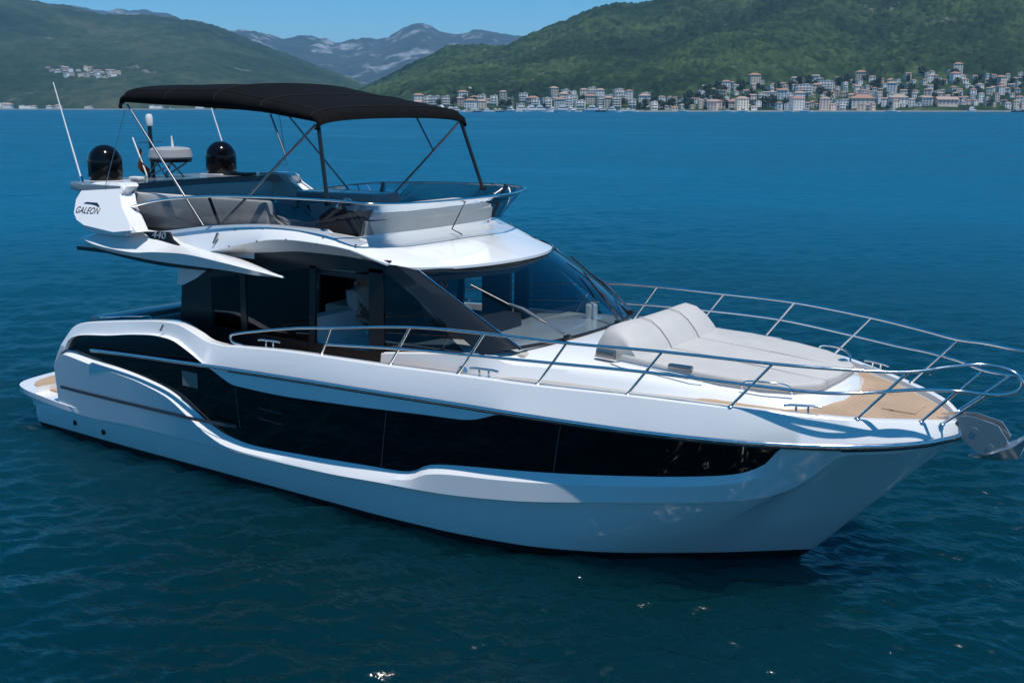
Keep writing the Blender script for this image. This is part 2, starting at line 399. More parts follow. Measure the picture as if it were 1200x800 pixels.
# ------------------------------------------------------------ water
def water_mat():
    m = bpy.data.materials.new('sea_water'); m.use_nodes = True; t = m.node_tree; b = t.nodes['Principled BSDF']
    b.inputs['IOR'].default_value = 1.333
    g = t.nodes.new('ShaderNodeNewGeometry')
    # sky reflection painted into the colour: dark teal near the yacht, bright blue beyond
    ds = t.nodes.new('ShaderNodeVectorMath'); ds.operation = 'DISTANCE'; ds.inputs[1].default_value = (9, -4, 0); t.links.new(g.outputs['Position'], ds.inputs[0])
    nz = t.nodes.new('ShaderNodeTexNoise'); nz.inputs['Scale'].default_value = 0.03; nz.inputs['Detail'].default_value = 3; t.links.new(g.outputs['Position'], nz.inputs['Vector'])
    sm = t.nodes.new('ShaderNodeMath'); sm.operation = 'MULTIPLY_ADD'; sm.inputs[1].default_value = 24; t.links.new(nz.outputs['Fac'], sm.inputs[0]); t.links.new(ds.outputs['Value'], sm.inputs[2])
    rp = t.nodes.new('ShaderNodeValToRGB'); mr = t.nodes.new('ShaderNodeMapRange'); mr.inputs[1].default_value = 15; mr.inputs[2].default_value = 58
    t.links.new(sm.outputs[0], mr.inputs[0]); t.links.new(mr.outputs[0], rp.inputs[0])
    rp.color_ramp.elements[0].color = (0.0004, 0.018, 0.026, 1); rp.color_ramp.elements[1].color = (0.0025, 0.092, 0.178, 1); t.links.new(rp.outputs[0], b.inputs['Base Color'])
    n1 = t.nodes.new('ShaderNodeTexNoise'); n1.inputs['Scale'].default_value = 12.0; n1.inputs['Detail'].default_value = 3; n1.inputs['Roughness'].default_value = 0.6; n1.inputs['Distortion'].default_value = 0.4
    mp = t.nodes.new('ShaderNodeMapping'); mp.inputs['Rotation'].default_value = (0, 0, -YAW - R(12)); mp.inputs['Scale'].default_value = (0.55, 1.25, 1)
    t.links.new(g.outputs['Position'], mp.inputs[0]); t.links.new(mp.outputs[0], n1.inputs['Vector'])
    bp = t.nodes.new('ShaderNodeBump'); bp.inputs['Strength'].default_value = 1.0; bp.inputs['Distance'].default_value = 0.012
    t.links.new(n1.outputs['Fac'], bp.inputs['Height'])
    m3 = t.nodes.new('ShaderNodeMapping'); m3.inputs['Rotation'].default_value = (0, 0, -YAW + R(10)); m3.inputs['Scale'].default_value = (0.4, 1.0, 1)
    n3 = t.nodes.new('ShaderNodeTexNoise'); n3.inputs['Scale'].default_value = 0.55; n3.inputs['Detail'].default_value = 5; n3.inputs['Roughness'].default_value = 0.72
    t.links.new(g.outputs['Position'], m3.inputs[0]); t.links.new(m3.outputs[0], n3.inputs['Vector'])
    b3 = t.nodes.new('ShaderNodeBump'); b3.inputs['Strength'].default_value = 1.0; b3.inputs['Distance'].default_value = 0.17
    t.links.new(n3.outputs['Fac'], b3.inputs['Height']); t.links.new(bp.outputs[0], b3.inputs['Normal']); t.links.new(b3.outputs[0], b.inputs['Normal'])
    at = t.nodes.new('ShaderNodeAttribute'); at.attribute_name = 'chop'; 
    # cat's paws: streaks of ruffled and calmer water
    g0 = t.nodes.new('ShaderNodeNewGeometry'); ws_ = []
    for scl, st_, det in ((0.012, 0.22, 4), (0.07, 0.35, 4)):
        m0 = t.nodes.new('ShaderNodeMapping'); m0.inputs['Rotation'].default_value = (0, 0, -YAW - R(8)); m0.inputs['Scale'].default_value = (st_, 1.0, 1)
        n0 = t.nodes.new('ShaderNodeTexNoise'); n0.inputs['Scale'].default_value = scl; n0.inputs['Detail'].default_value = det; n0.inputs['Roughness'].default_value = 0.62
        t.links.new(g0.outputs['Position'], m0.inputs[0]); t.links.new(m0.outputs[0], n0.inputs['Vector']); ws_.append(n0.outputs['Fac'])
    av = t.nodes.new('ShaderNodeMath'); av.operation = 'ADD'; t.links.new(ws_[0], av.inputs[0]); t.links.new(ws_[1], av.inputs[1])
    gm = t.nodes.new('ShaderNodeMapRange'); gm.inputs[1].default_value = 0.78; gm.inputs[2].default_value = 1.22; gm.inputs[3].default_value = 0.66; gm.inputs[4].default_value = 1.22; t.links.new(av.outputs[0], gm.inputs[0])
    rm = t.nodes.new('ShaderNodeMath'); rm.operation = 'MULTIPLY'; t.links.new(at.outputs['Fac'], rm.inputs[0]); t.links.new(gm.outputs[0], rm.inputs[1]); t.links.new(rm.outputs[0], b.inputs['Roughness'])
    b.inputs['Subsurface Weight'].default_value = 1.0; b.inputs['Subsurface Radius'].default_value = (1.0, 3.0, 4.0); b.inputs['Subsurface Scale'].default_value = 1.0; b.subsurface_method = 'BURLEY'
    return m
def make_water():
    """wave-displaced sheet out to the horizon, finest round the yacht's near side; waves too short for the local grid become roughness"""
    r1 = np.exp(np.arange(math.log(3.5), math.log(170), 0.0036)); r2 = np.exp(np.linspace(math.log(170), math.log(11800), 130)[1:]); rr_ = np.concatenate([r1, r2])
    c0 = math.pi / 2 + YAW; inner = np.linspace(-R(34), R(34), 880); outer = np.linspace(R(34), 2*math.pi - R(34), 70)[1:]
    th = c0 + np.concatenate([inner, outer])
    RR, TH = np.meshgrid(rr_, th, indexing='ij')
    X = CAM[0] + RR * np.cos(TH); Yw = CAM[1] + RR * np.sin(TH)
    dr = np.gradient(rr_)[:, None] * np.ones_like(TH); da = np.gradient(th); 
    wide = (np.abs(np.gradient(th))[None, :] * RR); step = np.maximum(dr, wide)
    n = 84; lam = np.exp(np.linspace(math.log(.19), math.log(7.0), n)) * rng.uniform(.96, 1.04, n)
    ang = YAW + math.pi/2 + R(18) + rng.normal(0, R(25), n) + math.pi; k = 2*math.pi/lam
    slope = 0.0245 * np.interp(np.log(lam), np.log([.19, .34, .6, 1.3, 3.0, 7.0]), [1.7, 2.2, 1.7, .85, .42, .28])
    ph = rng.uniform(0, 2*math.pi, n); Z = np.zeros_like(X); un = np.zeros_like(X)
    gust = .72 + .62 * vnoise(X / 9.0 + 40, Yw / 9.0 + 11) * (.6 + .8 * vnoise(X / 31.0, Yw / 31.0 + 70))
    for i in range(n):
        w_ = np.clip((lam[i] / step - 2.4) / 2.0, 0, 1); un += (slope[i] ** 2) * (1 - w_ ** 2) / 2
        act = w_.max(axis=1) > 0
        if act.any():
            a = ph[i] + k[i] * (X[act] * math.cos(ang[i]) + Yw[act] * math.sin(ang[i]))
            sn = np.sin(a); Z[act] += w_[act] * (slope[i] / k[i]) * (sn + .22 * np.cos(2*a + 1.57*0) )
    Z *= gust
    P = np.stack([X, Yw, Z], -1); P = np.concatenate([P, P[:, :1]], 1); un = np.concatenate([un, un[:, :1]], 1)
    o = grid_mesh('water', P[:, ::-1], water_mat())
    at = o.data.attributes.new('chop', 'FLOAT', 'POINT'); al = np.sqrt(2 * un * .8 + 4e-4); at.data.foreach_set('value', np.sqrt(al)[:, ::-1].ravel().astype(np.float32))
    return o
make_water()

# ------------------------------------------------------------ haze
HAZE = 7.5e-5
def haze_box():
    m = bpy.data.materials.new('haze_air'); m.use_nodes = True; t = m.node_tree; t.nodes.clear()
    out = t.nodes.new('ShaderNodeOutputMaterial'); v = t.nodes.new('ShaderNodeVolumePrincipled')
    v.inputs['Color'].default_value = (0.30, 0.63, 1.0, 1); v.inputs['Density'].default_value = HAZE; v.inputs['Anisotropy'].default_value = 0.0
    t.links.new(v.outputs[0], out.inputs['Volume'])
    bm = bmesh.new(); r = bmesh.ops.create_cube(bm, size=1)
    bmesh.ops.transform(bm, matrix=Matrix.Translation((0, 0, 424)) @ Matrix.Diagonal((25000, 25000, 852, 1)), verts=r['verts'])
    o = bm_obj('haze', bm, m, smooth=0); tag(o, kind='stuff'); return o
haze_box()
# ============================================================ the far town, marina and village
def projy(P):
    d = np.asarray(P, float) - CAM; z = d @ fwd
    return 600 + F_PX * (d @ rgt) / z, 400 - F_PX * (d @ upv) / z
def ground(hills, px, D):
    return np.max(np.stack([h.point(np.full_like(D, px), D)[..., 2] for h in hills]), 0)
def place(hills, px, py, Dmin, Dmax):
    """spot on the slope that is seen at bearing px and height py"""
    D = np.linspace(Dmin, Dmax, 160); z = np.maximum(ground(hills, px, D), 1.7)
    P = bg(np.full_like(D, px), np.full_like(D, YH), D); P[:, 2] = z
    y = projy(P)[1]; i = int(np.argmax(y <= py)) if np.any(y <= py) else int(np.argmin(y))
    return P[i], D[i]
def flat(name, c, rough=0.85): return mat(name, c, rough, noise=0.08, nscale=0.6)
WALLS = [('white', (.82,.81,.79)), ('cream', (.72,.66,.55)), ('pink', (.68,.55,.48)), ('sandy', (.60,.52,.42)), ('grey', (.62,.62,.61)), ('stone', (.45,.42,.37))]
WALLM = [flat('render_' + n.replace(' ', '_'), c) for n, c in WALLS]
ROOFM = [flat('terracotta_tiles', (.33,.19,.14)), flat('faded_roof_tiles', (.38,.28,.23)), flat('flat_concrete_roof', (.46,.45,.43))]
WINM = mat('window_dark', (.10,.105,.11), 0.3); SHUTM = mat('shutter_green', (.05,.08,.07), 0.6); GREENC = mat('town_foliage', (.030,.055,.026), 0.9, noise=.4, nscale=.4); TRUNKM = mat('bark', (.10,.075,.05), .9)
def unit(name, fn, m_):
    bm = bmesh.new(); fn(bm); bmesh.ops.recalc_face_normals(bm, faces=bm.faces[:]); me = bpy.data.meshes.new(name); bm.to_mesh(me); bm.free(); me.materials.append(m_); return me
def f_box(bm): r = bmesh.ops.create_cube(bm, size=1); bmesh.ops.translate(bm, vec=(0, 0, .5), verts=r['verts'])
def f_hip(bm):
    b = [bm.verts.new(p) for p in ((-.56,-.56,0),(.56,-.56,0),(.56,.56,0),(-.56,.56,0))]; e = [bm.verts.new(p) for p in ((-.56,-.56,.12),(.56,-.56,.12),(.56,.56,.12),(-.56,.56,.12))]; t = [bm.verts.new((-.22,0,1)), bm.verts.new((.22,0,1))]
    bm.faces.new(b[::-1])
    for i in range(4): bm.faces.new([b[i], b[(i+1)%4], e[(i+1)%4], e[i]])
    bm.faces.new([e[0],e[1],t[1],t[0]]); bm.faces.new([e[1],e[2],t[1]]); bm.faces.new([e[2],e[3],t[0],t[1]]); bm.faces.new([e[3],e[0],t[0]])
def f_gable(bm):
    b = [bm.verts.new(p) for p in ((-.55,-.58,0),(.55,-.58,0),(.55,.58,0),(-.55,.58,0))]; t = [bm.verts.new((-.55,0,1)), bm.verts.new((.55,0,1))]
    bm.faces.new(b[::-1]); bm.faces.new([b[0],b[1],t[1],t[0]]); bm.faces.new([b[2],b[3],t[0],t[1]]); bm.faces.new([b[1],b[2],t[1]]); bm.faces.new([b[3],b[0],t[0]])
def f_flat(bm):
    r = bmesh.ops.create_cube(bm, size=1); bmesh.ops.transform(bm, matrix=Matrix.Translation((0,0,.25)) @ Matrix.Diagonal((1.06,1.06,.5,1)), verts=r['verts'])
    r = bmesh.ops.create_cube(bm, size=1); bmesh.ops.transform(bm, matrix=Matrix.Translation((.2,.1,.8)) @ Matrix.Diagonal((.3,.4,.9,1)), verts=r['verts'])
U_WALL = [unit('wall', f_box, m_) for m_ in WALLM]
U_ROOF = {('hipped', 0): unit('roof', f_hip, ROOFM[0]), ('hipped', 1): unit('roof', f_hip, ROOFM[1]), ('gabled', 0): unit('roof', f_gable, ROOFM[0]), ('gabled', 1): unit('roof', f_gable, ROOFM[1]), ('flat', 2): unit('roof', f_flat, ROOFM[2])}
U_WIN = [unit('window', f_box, WINM), unit('window', f_box, SHUTM)]; U_BALC = unit('balcony', f_box, WALLM[0])
def child(me, par, loc, scl, name=None):
    o = bpy.data.objects.new(name or me.name.split('.')[0], me); COL.objects.link(o); o.parent = par; o.location = loc; o.scale = scl; return o
NUMW = {1: 'tiny', 2: 'small', 3: 'medium', 4: 'tall', 5: 'tall'}
rr = random.Random(23)
def house(P, wd, dp, st, wi, rk, zone, group, nm='house', cat='house', windows=True, turn=None, lift=0.0):
    P = np.array(P); P[2] += rr.uniform(-.6, 1.2) + lift
    e = empty(nm, tuple(P), YAW + (rr.uniform(-.6, .6) if turn is None else turn))
    h = st * 2.9 + .3; z0 = -3.0 - 1.3 * lift
    child(U_WALL[wi], e, (0, 0, z0), (wd, dp, h - z0))
    rh = {'hipped': .20 * wd, 'gabled': .22 * dp, 'flat': 1.1}[rk[0]]
    child(U_ROOF[rk], e, (0, 0, h), (wd, dp, rh))
    if windows:
        nc = max(2, min(5, int(wd / 3.0))); pitch = wd / nc; wm = U_WIN[rr.random() < .25]
        big = rk[0] == 'flat' and st >= 3
        for f in range(st):
            for c in range(nc):
                x = -wd/2 + pitch * (c + .5); child(wm, e, (x, -dp/2 - .02, f*2.9 + .8), (1.3 if not big else 1.9, .16, 1.5), 'window')
            if big and f: child(U_BALC, e, (0, -dp/2 - .55, f*2.9 + .05), (wd*.86, 1.1, .9), 'balcony')
        for f in range(st): child(wm, e, (wd/2 + .02, 0, f*2.9 + .8), (.16, 1.3, 1.5), 'window')
    cl = {0: 'terracotta', 1: 'pinkish', 2: 'concrete'}[rk[1]]
    tag(e, f"{WALLS[wi][0]} {NUMW[st]} {cat.replace('apartment ', '')} with {rk[0]} {cl} roof {zone}", cat, group)
    return e
TOWN_TOP = cur([(750,126),(775,119),(800,113),(850,101),(900,98),(960,95),(1000,91),(1050,93),(1085,82),(1110,83),(1150,92),(1230,92)])
def zone_c(px, py):
    t = (py - float(TOWN_TOP(px))) / (130 - float(TOWN_TOP(px)))
    v = 'in the top row' if t < .22 else 'high up' if t < .45 else 'midway up' if t < .65 else 'low down' if t < .86 else 'at the waterside'
    hz = "in the town's left end" if px < 850 else "in the town's middle" if px < 960 else 'around the tallest mast' if px < 1080 else "at the town's right end"
    return v + ' ' + hz
placed = []
def free(px, py, w_, hgt=4.0):
    for a, b, c in placed:
        if abs(a - px) < (w_ + c) * .40 and abs(b - py) < hgt: return False
    placed.append((px, py, w_)); return True
PIXM = 1300 / F_PX
# waterfront and slope of the right-hand town
n = 0; tries = 0
while n < 222 and tries < 4000:
    tries += 1
    px = rr.uniform(764, 1215); t = rr.random() ** .8; top_ = float(TOWN_TOP(px)); py = top_ + (130.5 - top_) * (.04 + .96 * t)
    if rr.random() < .22: py = rr.uniform(126, 130.4)
    dens = 1.0 if px > 900 or py > 117 else .6
    if rr.random() > dens: continue
    bigb = rr.random() < (.20 if 900 < px < 1080 and py > 105 else .06)
    wd = rr.uniform(10, 15) if bigb else rr.uniform(4.8, 8.6); st = rr.choice((3, 4, 4)) if bigb else rr.choice((1, 2, 2, 3))
    if not free(px, py, wd / PIXM * .9, 3.9 if not bigb else 5.2): continue
    P, D = place([HR_BACK, HR_FRONT], px, py, 1288, 2000)
    rk = rr.choice([('flat', 2), ('hipped', 1), ('hipped', 0)]) if bigb else rr.choice([('hipped', 0), ('hipped', 1), ('gabled', 0), ('gabled', 1), ('flat', 2)])
    house(P, wd, wd * rr.uniform(.62, .85), st, rr.choice((0, 0, 0, 1, 2, 3, 4)), rk, zone_c(px, py), 'houses of the right-hand town', 'apartment_block' if bigb else 'house', 'apartment block' if bigb else 'house'); n += 1
# long roofs near the water
for px, py, wd, st, wi, rk in ((838,127,20,2,1,('gabled',0)), (862,126,17,2,3,('hipped',0)), (1010,126,25,3,1,('hipped',0)), (1052,125,19,3,0,('hipped',1)), (1108,127,22,2,2,('gabled',1)), (985,127,16,3,0,('flat',2)), (940,112,20,4,4,('flat',2)), (965,108,18,4,0,('flat',2))):
    P, D = place([HR_BACK, HR_FRONT], px, py, 1284, 1800)
    house(P, wd, 14, st, wi, rk, zone_c(px, py), 'long buildings near the far water', 'long_building', 'long building', turn=rr.uniform(-.2, .2))
# marina apartment blocks
def zone_m(px):
    return "at the marina's left end" if px < 560 else 'behind the middle of the marina' if px < 650 else "in the marina's dense right half" if px < 745 else "right of the marina's tall mast"
for i in range(46):
    for _ in range(60):
        px = rr.uniform(486, 765); row = rr.random(); py = 128.5 - 12 * row * (1 if px > 640 else .8)
        wd = rr.uniform(7.5, 13.5)
        if free(px, py, wd / PIXM, 3.6): break
    P, D = place([HR_BACK, HR_FRONT], px, py, 1292, 1600)
    st = rr.choice((3, 4, 4, 5)) if px > 640 else rr.choice((2, 3, 3, 4)); rk = rr.choice([('flat', 2), ('flat', 2), ('hipped', 1), ('hipped', 0)])
    house(P, wd, wd * .75, st, rr.choice((0, 0, 1, 4, 5, 3)), rk, zone_m(px), 'apartment blocks of the marina', 'apartment_block', 'apartment block', turn=rr.uniform(-.4, .4))
for k, (px, py, wd, st) in enumerate(((541,106,9,2),(549,103,11,2),(556,99,9,2),(549,112,12,3),(574,110,10,2),(580,105,12,3),(587,102,10,2),(592,99,9,2),(628,100,16,2),(636,98,14,3),(632,104,18,2),(565,96,9,2),(604,97,8,1))):
    P, D = place([HR_BACK, HR_FRONT], px, py, 1290, 2300)
    house(P, wd, wd * .7, st, rr.choice((0, 0, 4)), rr.choice([('flat', 2), ('hipped', 1)]), ("above the marina's " + ('left part' if px < 570 else 'middle' if px < 615 else 'right part')), 'villas above the marina')
# village on the left-hand slope and buildings at its foot
for k in range(30):
    for _ in range(60):
        px = rr.uniform(60, 150); py = 91 + (px - 105) * .06 + rr.uniform(-6.5, 6.5) * (1 - abs(px - 105) / 70)
        if free(px, py, 3.2, 1.6): break
    P, D = place([HL], px, py, 2520, 4300)
    house(P, rr.uniform(9, 15), rr.uniform(8, 10), rr.choice((2, 2, 3)), rr.choice((0, 1, 3, 5)), rr.choice([('hipped', 1), ('gabled', 1), ('flat', 2)]), 'in the ' + ('left part' if px < 92 else 'middle' if px < 118 else 'right part') + ' of the hillside village', 'houses of the hillside village', windows=False, lift=7.0)
for px, wd, st in ((2,26,4),(9,20,3),(26,10,2),(33,14,2),(40,9,2),(58,10,2),(68,12,2),(104,14,2),(178,12,2),(186,16,2),(234,14,2)):
    P, D = place([HL], px, 128.2, 2462, 2700)
    house(P, wd, 12, st, rr.choice((0, 1, 0)), rr.choice([('flat', 2), ('hipped', 1)]), 'on the left shore ' + ('at the photo edge' if px < 20 else 'near the whip antenna' if px < 80 else 'behind the black bimini'), 'buildings on the left-hand shore', windows=wd > 18)

# trees standing among the houses
def crown_mesh(seed):
    bm = bmesh.new(); q = random.Random(seed)
    for k in range(150):
        th = q.uniform(0, 2*math.pi); v = q.uniform(-1, 1); r_ = (q.random() ** .45); rad = r_ * math.sqrt(1 - v*v)
        c = Vector((rad*math.cos(th), rad*math.sin(th), v * r_ * 1.05)); s_ = q.uniform(.14, .26)
        u_ = Vector((q.gauss(0,1), q.gauss(0,1), q.gauss(0,1))).normalized(); w_ = u_.orthogonal().normalized(); x_ = u_.cross(w_)
        bm.faces.new([bm.verts.new(c + (w_*math.cos(a) + x_*math.sin(a)) * s_ * q.uniform(.7, 1.2)) for a in (0, 1.3, 2.5, 3.8, 5.1)])
    me = bpy.data.meshes.new('crown'); bm.to_mesh(me); bm.free(); me.materials.append(GREENC); return me
CROWNS = [crown_mesh(i) for i in range(3)]
def f_trunk(bm): bmesh.ops.create_cone(bm, segments=7, radius1=.5, radius2=.25, depth=1, cap_ends=True); bmesh.ops.translate(bm, vec=(0,0,.5), verts=bm.verts[:])
U_TRUNK = unit('trunk', f_trunk, TRUNKM)
n = 0
while n < 140:
    px = rr.uniform(764, 1212) if rr.random() < .72 else rr.uniform(490, 760); top_ = float(TOWN_TOP(px)) if px > 760 else 112; py = rr.uniform(top_ + 2, 129.5)
    P, D = place([HR_BACK, HR_FRONT], px, py, 1286, 1900); hgt = rr.uniform(7, 13)
    e = empty('tree', tuple(P)); child(U_TRUNK, e, (0, 0, -2), (.8, .8, hgt * .5 + 2)); sp = rr.uniform(.35, .5) * hgt
    child(CROWNS[n % 3], e, (0, 0, hgt * .62), (sp, sp, hgt * .42))
    sz = 'tall' if hgt > 10.5 else 'middling' if hgt > 8.5 else 'low'
    tag(e, f"{sz} dark green tree among the houses " + (zone_c(px, py) if px > 760 else zone_m(px)), 'tree', 'trees among the far houses'); n += 1

# boats lying off the far shore
HULLM = mat('boat_white', (.72,.72,.72), .3); HULLN = mat('boat_navy', (.02,.03,.07), .3); BCAB = mat('boat_cabin', (.60,.61,.62), .3); MASTM = mat('mast_white', (.75,.75,.75), .4)
def f_hull(bm):
    st_ = [(-.5,.42,.0),(-.2,.5,.0),(.15,.46,.02),(.38,.25,.08),(.5,.0,.14)]; rows = []
    for s in (-1, 1):
        rows.append([[(x, s*y*.75, -.25) for x, y, z in st_], [(x, s*y, 1 + z*3) for x, y, z in st_]])
    loft(bm, [rows[0][0], rows[0][1], rows[1][1], rows[1][0]]); bm.faces.new([bm.verts.new(p) for p in ((-.5,-.315,-.25),(-.5,.315,-.25),(-.5,.42,1),(-.5,-.42,1))])
def f_cab(bm): prism_bm(bm, [(-.5,0),(-.5,.8),(-.42,1),(.18,1),(.5,0)], -.5, .5)
U_HULL = [unit('hull', f_hull, HULLM), unit('hull', f_hull, HULLN)]; U_CAB = unit('cabin', f_cab, BCAB); U_MAST = unit('mast', lambda bm: (bmesh.ops.create_cone(bm, segments=8, radius1=.5, radius2=.3, depth=1, cap_ends=True), bmesh.ops.translate(bm, vec=(0,0,.5), verts=bm.verts[:])), MASTM); U_BOOM = unit('boom', f_box, MASTM); U_GLS = unit('cabin_window', f_box, WINM)
def boat(px, D, L_, mast, hi, label, group, rz=None):
    P = bg(px, YH, D); e = empty('sailing_boat' if mast else 'motor_boat', (P[0], P[1], 0), (YAW + (rr.uniform(-.9, .9) if rz is None else rz)))
    b_ = L_ * .28; f_ = L_ * .10 if not mast else L_ * .08
    child(U_HULL[hi], e, (0, 0, 0), (L_, b_, f_)); child(U_CAB, e, (-.05*L_ if not mast else .05*L_, 0, f_), (L_ * (.45 if not mast else .35), b_ * .62, L_ * (.14 if not mast else .05)))
    if not mast:
        child(U_CAB, e, (-.08*L_, 0, f_ + L_*.14), (L_*.24, b_*.5, L_*.07)); child(U_GLS, e, (-.06*L_, 0, f_ + L_*.065), (L_*.34, b_*.64, L_*.045))
    else:
        child(U_MAST, e, (.08*L_, 0, f_), (.34, .34, mast)); child(U_BOOM, e, (-.12*L_, 0, f_ + 1.6), (L_*.4, .25, .3))
    tag(e, label, 'sailing boat' if mast else 'motor boat', group); return e
for i in range(30):
    px = 492 + i * 8.8 + rr.uniform(-3, 3); L_ = rr.choice((10, 12, 14, 18, 24)); hi = 1 if rr.random() < .2 else 0
    boat(px, rr.uniform(1205, 1262), L_, 0, hi, f"{'navy' if hi else 'white'} {'large' if L_ > 16 else 'mid-sized' if L_ > 11 else 'small'} motor boat moored {zone_m(px).replace('behind ', 'along ')}", 'motor boats moored in the marina')
for px, D, L_, m_, hi, lb in ((740,1215,16,24,0,'white sailing boat with the tall mast at the right end of the marina'), (707,1250,12,15,0,'white sailing boat left of the tall marina mast'), (662,1255,12,14,0,'white sailing boat in front of the dense marina blocks'), (560,1250,13,17,0,'white sailing boat moored left of the middle of the marina'), (600,1248,12,16,0,'white sailing boat moored in the middle of the marina'), (517,1252,11,15,1,'navy sailing boat at the left end of the marina'), (853,1190,15,25,0,'white sailing boat anchored off the left end of the right-hand town'), (1047,1195,16,27,0,'white sailing boat with the tallest mast off the right-hand town')):
    boat(px, D, L_, m_, hi, lb, 'sailing boats off the far shore', .15)
for px, L_, hi, lb in ((872,12,0,'white motor boat just right of the left anchored sailing boat'), (925,10,0,'small white motor boat off the middle of the right-hand town'), (945,14,0,'white motor boat right of a small one off the right-hand town'), (1140,18,0,'white motor boat near the right end of the right-hand town'), (1194,16,1,'navy motor boat at the right edge of the picture'), (801,12,0,'white motor boat off the left end of the right-hand town')):
    boat(px, rr.uniform(1185, 1225), L_, 0, hi, lb, 'motor boats off the right-hand town')
for px, L_ in ((200,14),(300,22),(322,12)):
    boat(px, 2380, L_, 0, 0, f"{'large' if L_ > 20 else 'mid-sized' if L_ > 13 else 'small'} white motor boat below the left-hand mountain", 'boats below the left-hand mountain')
# ============================================================ the yacht (x forward, y to port, z up, water at z=0)
Y = empty('motor_yacht', (0, 0, 0))
tag(Y, 'large white motor yacht with black bimini and long black hull windows, afloat in the foreground', 'motor yacht')
# ---- hull form
fB = cur([(-0.3,1.80),(1,1.93),(3,2.04),(5,2.08),(7,2.08),(9,2.0),(10.48,1.80),(11.44,1.53),(12.1,1.2),(12.46,.98),(12.95,.55),(13.16,.18),(13.22,.0)])
fyW = cur([(.5,1.85),(3.4,1.89),(7.2,1.89),(8.2,1.85),(9.2,1.70),(9.9,1.44),(10.9,.78),(11.84,.0)])
fzR = cur([(1,1.34),(2.43,1.42),(3.5,1.48),(5.26,1.55),(7.08,1.6),(8.93,1.625),(10.25,1.61),(11.45,1.59),(12.34,1.575),(13.2,1.59)])
def stem_z(x): return np.interp(x, [11.3,11.82,12.12,12.61,13.1,13.22],[-.35,.1,.37,.91,1.47,1.60])
def stem_x(z): return np.interp(z, [-.5,.1,.37,.91,1.47,1.60],[11.1,11.82,12.12,12.61,13.1,13.22])
def S(x, z):
    """half breadth of the topsides at station x and height z"""
    x = np.asarray(x, float); z = np.asarray(z, float)
    zb = np.maximum(0.1, stem_z(x)); yb = np.where(x < 11.84, fyW(x), 0.0)
    v = np.clip((z - zb) / np.maximum(fzR(x) - zb, 1e-3), 0, 1)
    p = np.interp(x, [8, 10.5, 12.3], [0.45, 0.55, 0.62])
    return yb + (fB(x) - yb) * v ** p
fK = cur([(.6,.38),(2.34,.42),(3.09,.46),(5.04,.48),(6.69,.51),(7.59,.56),(8.42,.59),(9.27,.66),(10.22,.77),(11.22,.87),(11.61,.93),(11.88,1.03),(12.08,1.18),(12.25,1.35),(12.38,1.47)])
fE = cur([(1.4,1.06),(1.70,1.26),(2.24,1.22),(3.31,1.14),(3.68,1.08),(3.99,1.01),(4.37,.82),(4.7,.64),(5.05,.53),(5.4,.51),(5.9,.52),(7.01,.56),(7.84,.64),(7.98,.66),(8.23,.77),(8.5,.82),(9.06,.86),(10.24,.96),(11.23,1.06),(11.44,1.10),(11.75,1.22),(12.03,1.42),(12.1,1.45),(12.38,1.48)])
fW0 = cur([(1.4,1.08),(1.70,1.315),(2.32,1.265),(3.12,1.21),(3.66,1.14),(3.95,1.08),(4.3,.94),(4.6,.78),(5.0,.64),(5.43,.59),(6.38,.63),(7.38,.69),(7.80,.71),(7.98,.74),(8.2,.85),(8.4,.89),(8.78,.93),(10.23,1.05),(11.22,1.15),(11.48,1.20),(11.72,1.32),(11.93,1.535),(12.38,1.54)])
fW1 = cur([(1.4,1.085),(1.70,1.325),(1.80,1.46),(1.96,1.54),(2.21,1.59),(2.75,1.65),(3.4,1.74),(3.85,1.775),(4.1,1.765),(4.41,1.68),(4.72,1.56),(4.94,1.48),(5.12,1.40),(5.3,1.345),(5.95,1.335),(7.05,1.38),(8.24,1.44),(8.75,1.46),(8.95,1.50),(9.17,1.575),(9.35,1.588),(10.23,1.575),(11.44,1.558),(11.93,1.545),(12.38,1.55)])
fG = cur([(1.4,1.10),(1.55,1.36),(1.78,1.62),(2.05,1.72),(2.5,1.79),(3.12,1.87),(3.9,1.95),(4.11,1.955),(4.28,1.93),(4.53,1.86),(4.76,1.795),(5.0,1.785),(5.24,1.80),(6.26,1.855),(7.69,1.88),(8.55,1.895),(9.5,1.90),(10.47,1.91),(11.42,1.88),(12.44,1.80),(12.93,1.76),(13.2,1.70)])
fGin = cur([(1.4,.05),(3,.10),(5,.075),(9,.08),(11.4,.07),(12.5,.06),(13.0,.06),(13.2,.01)])   # how far the bulwark top leans in
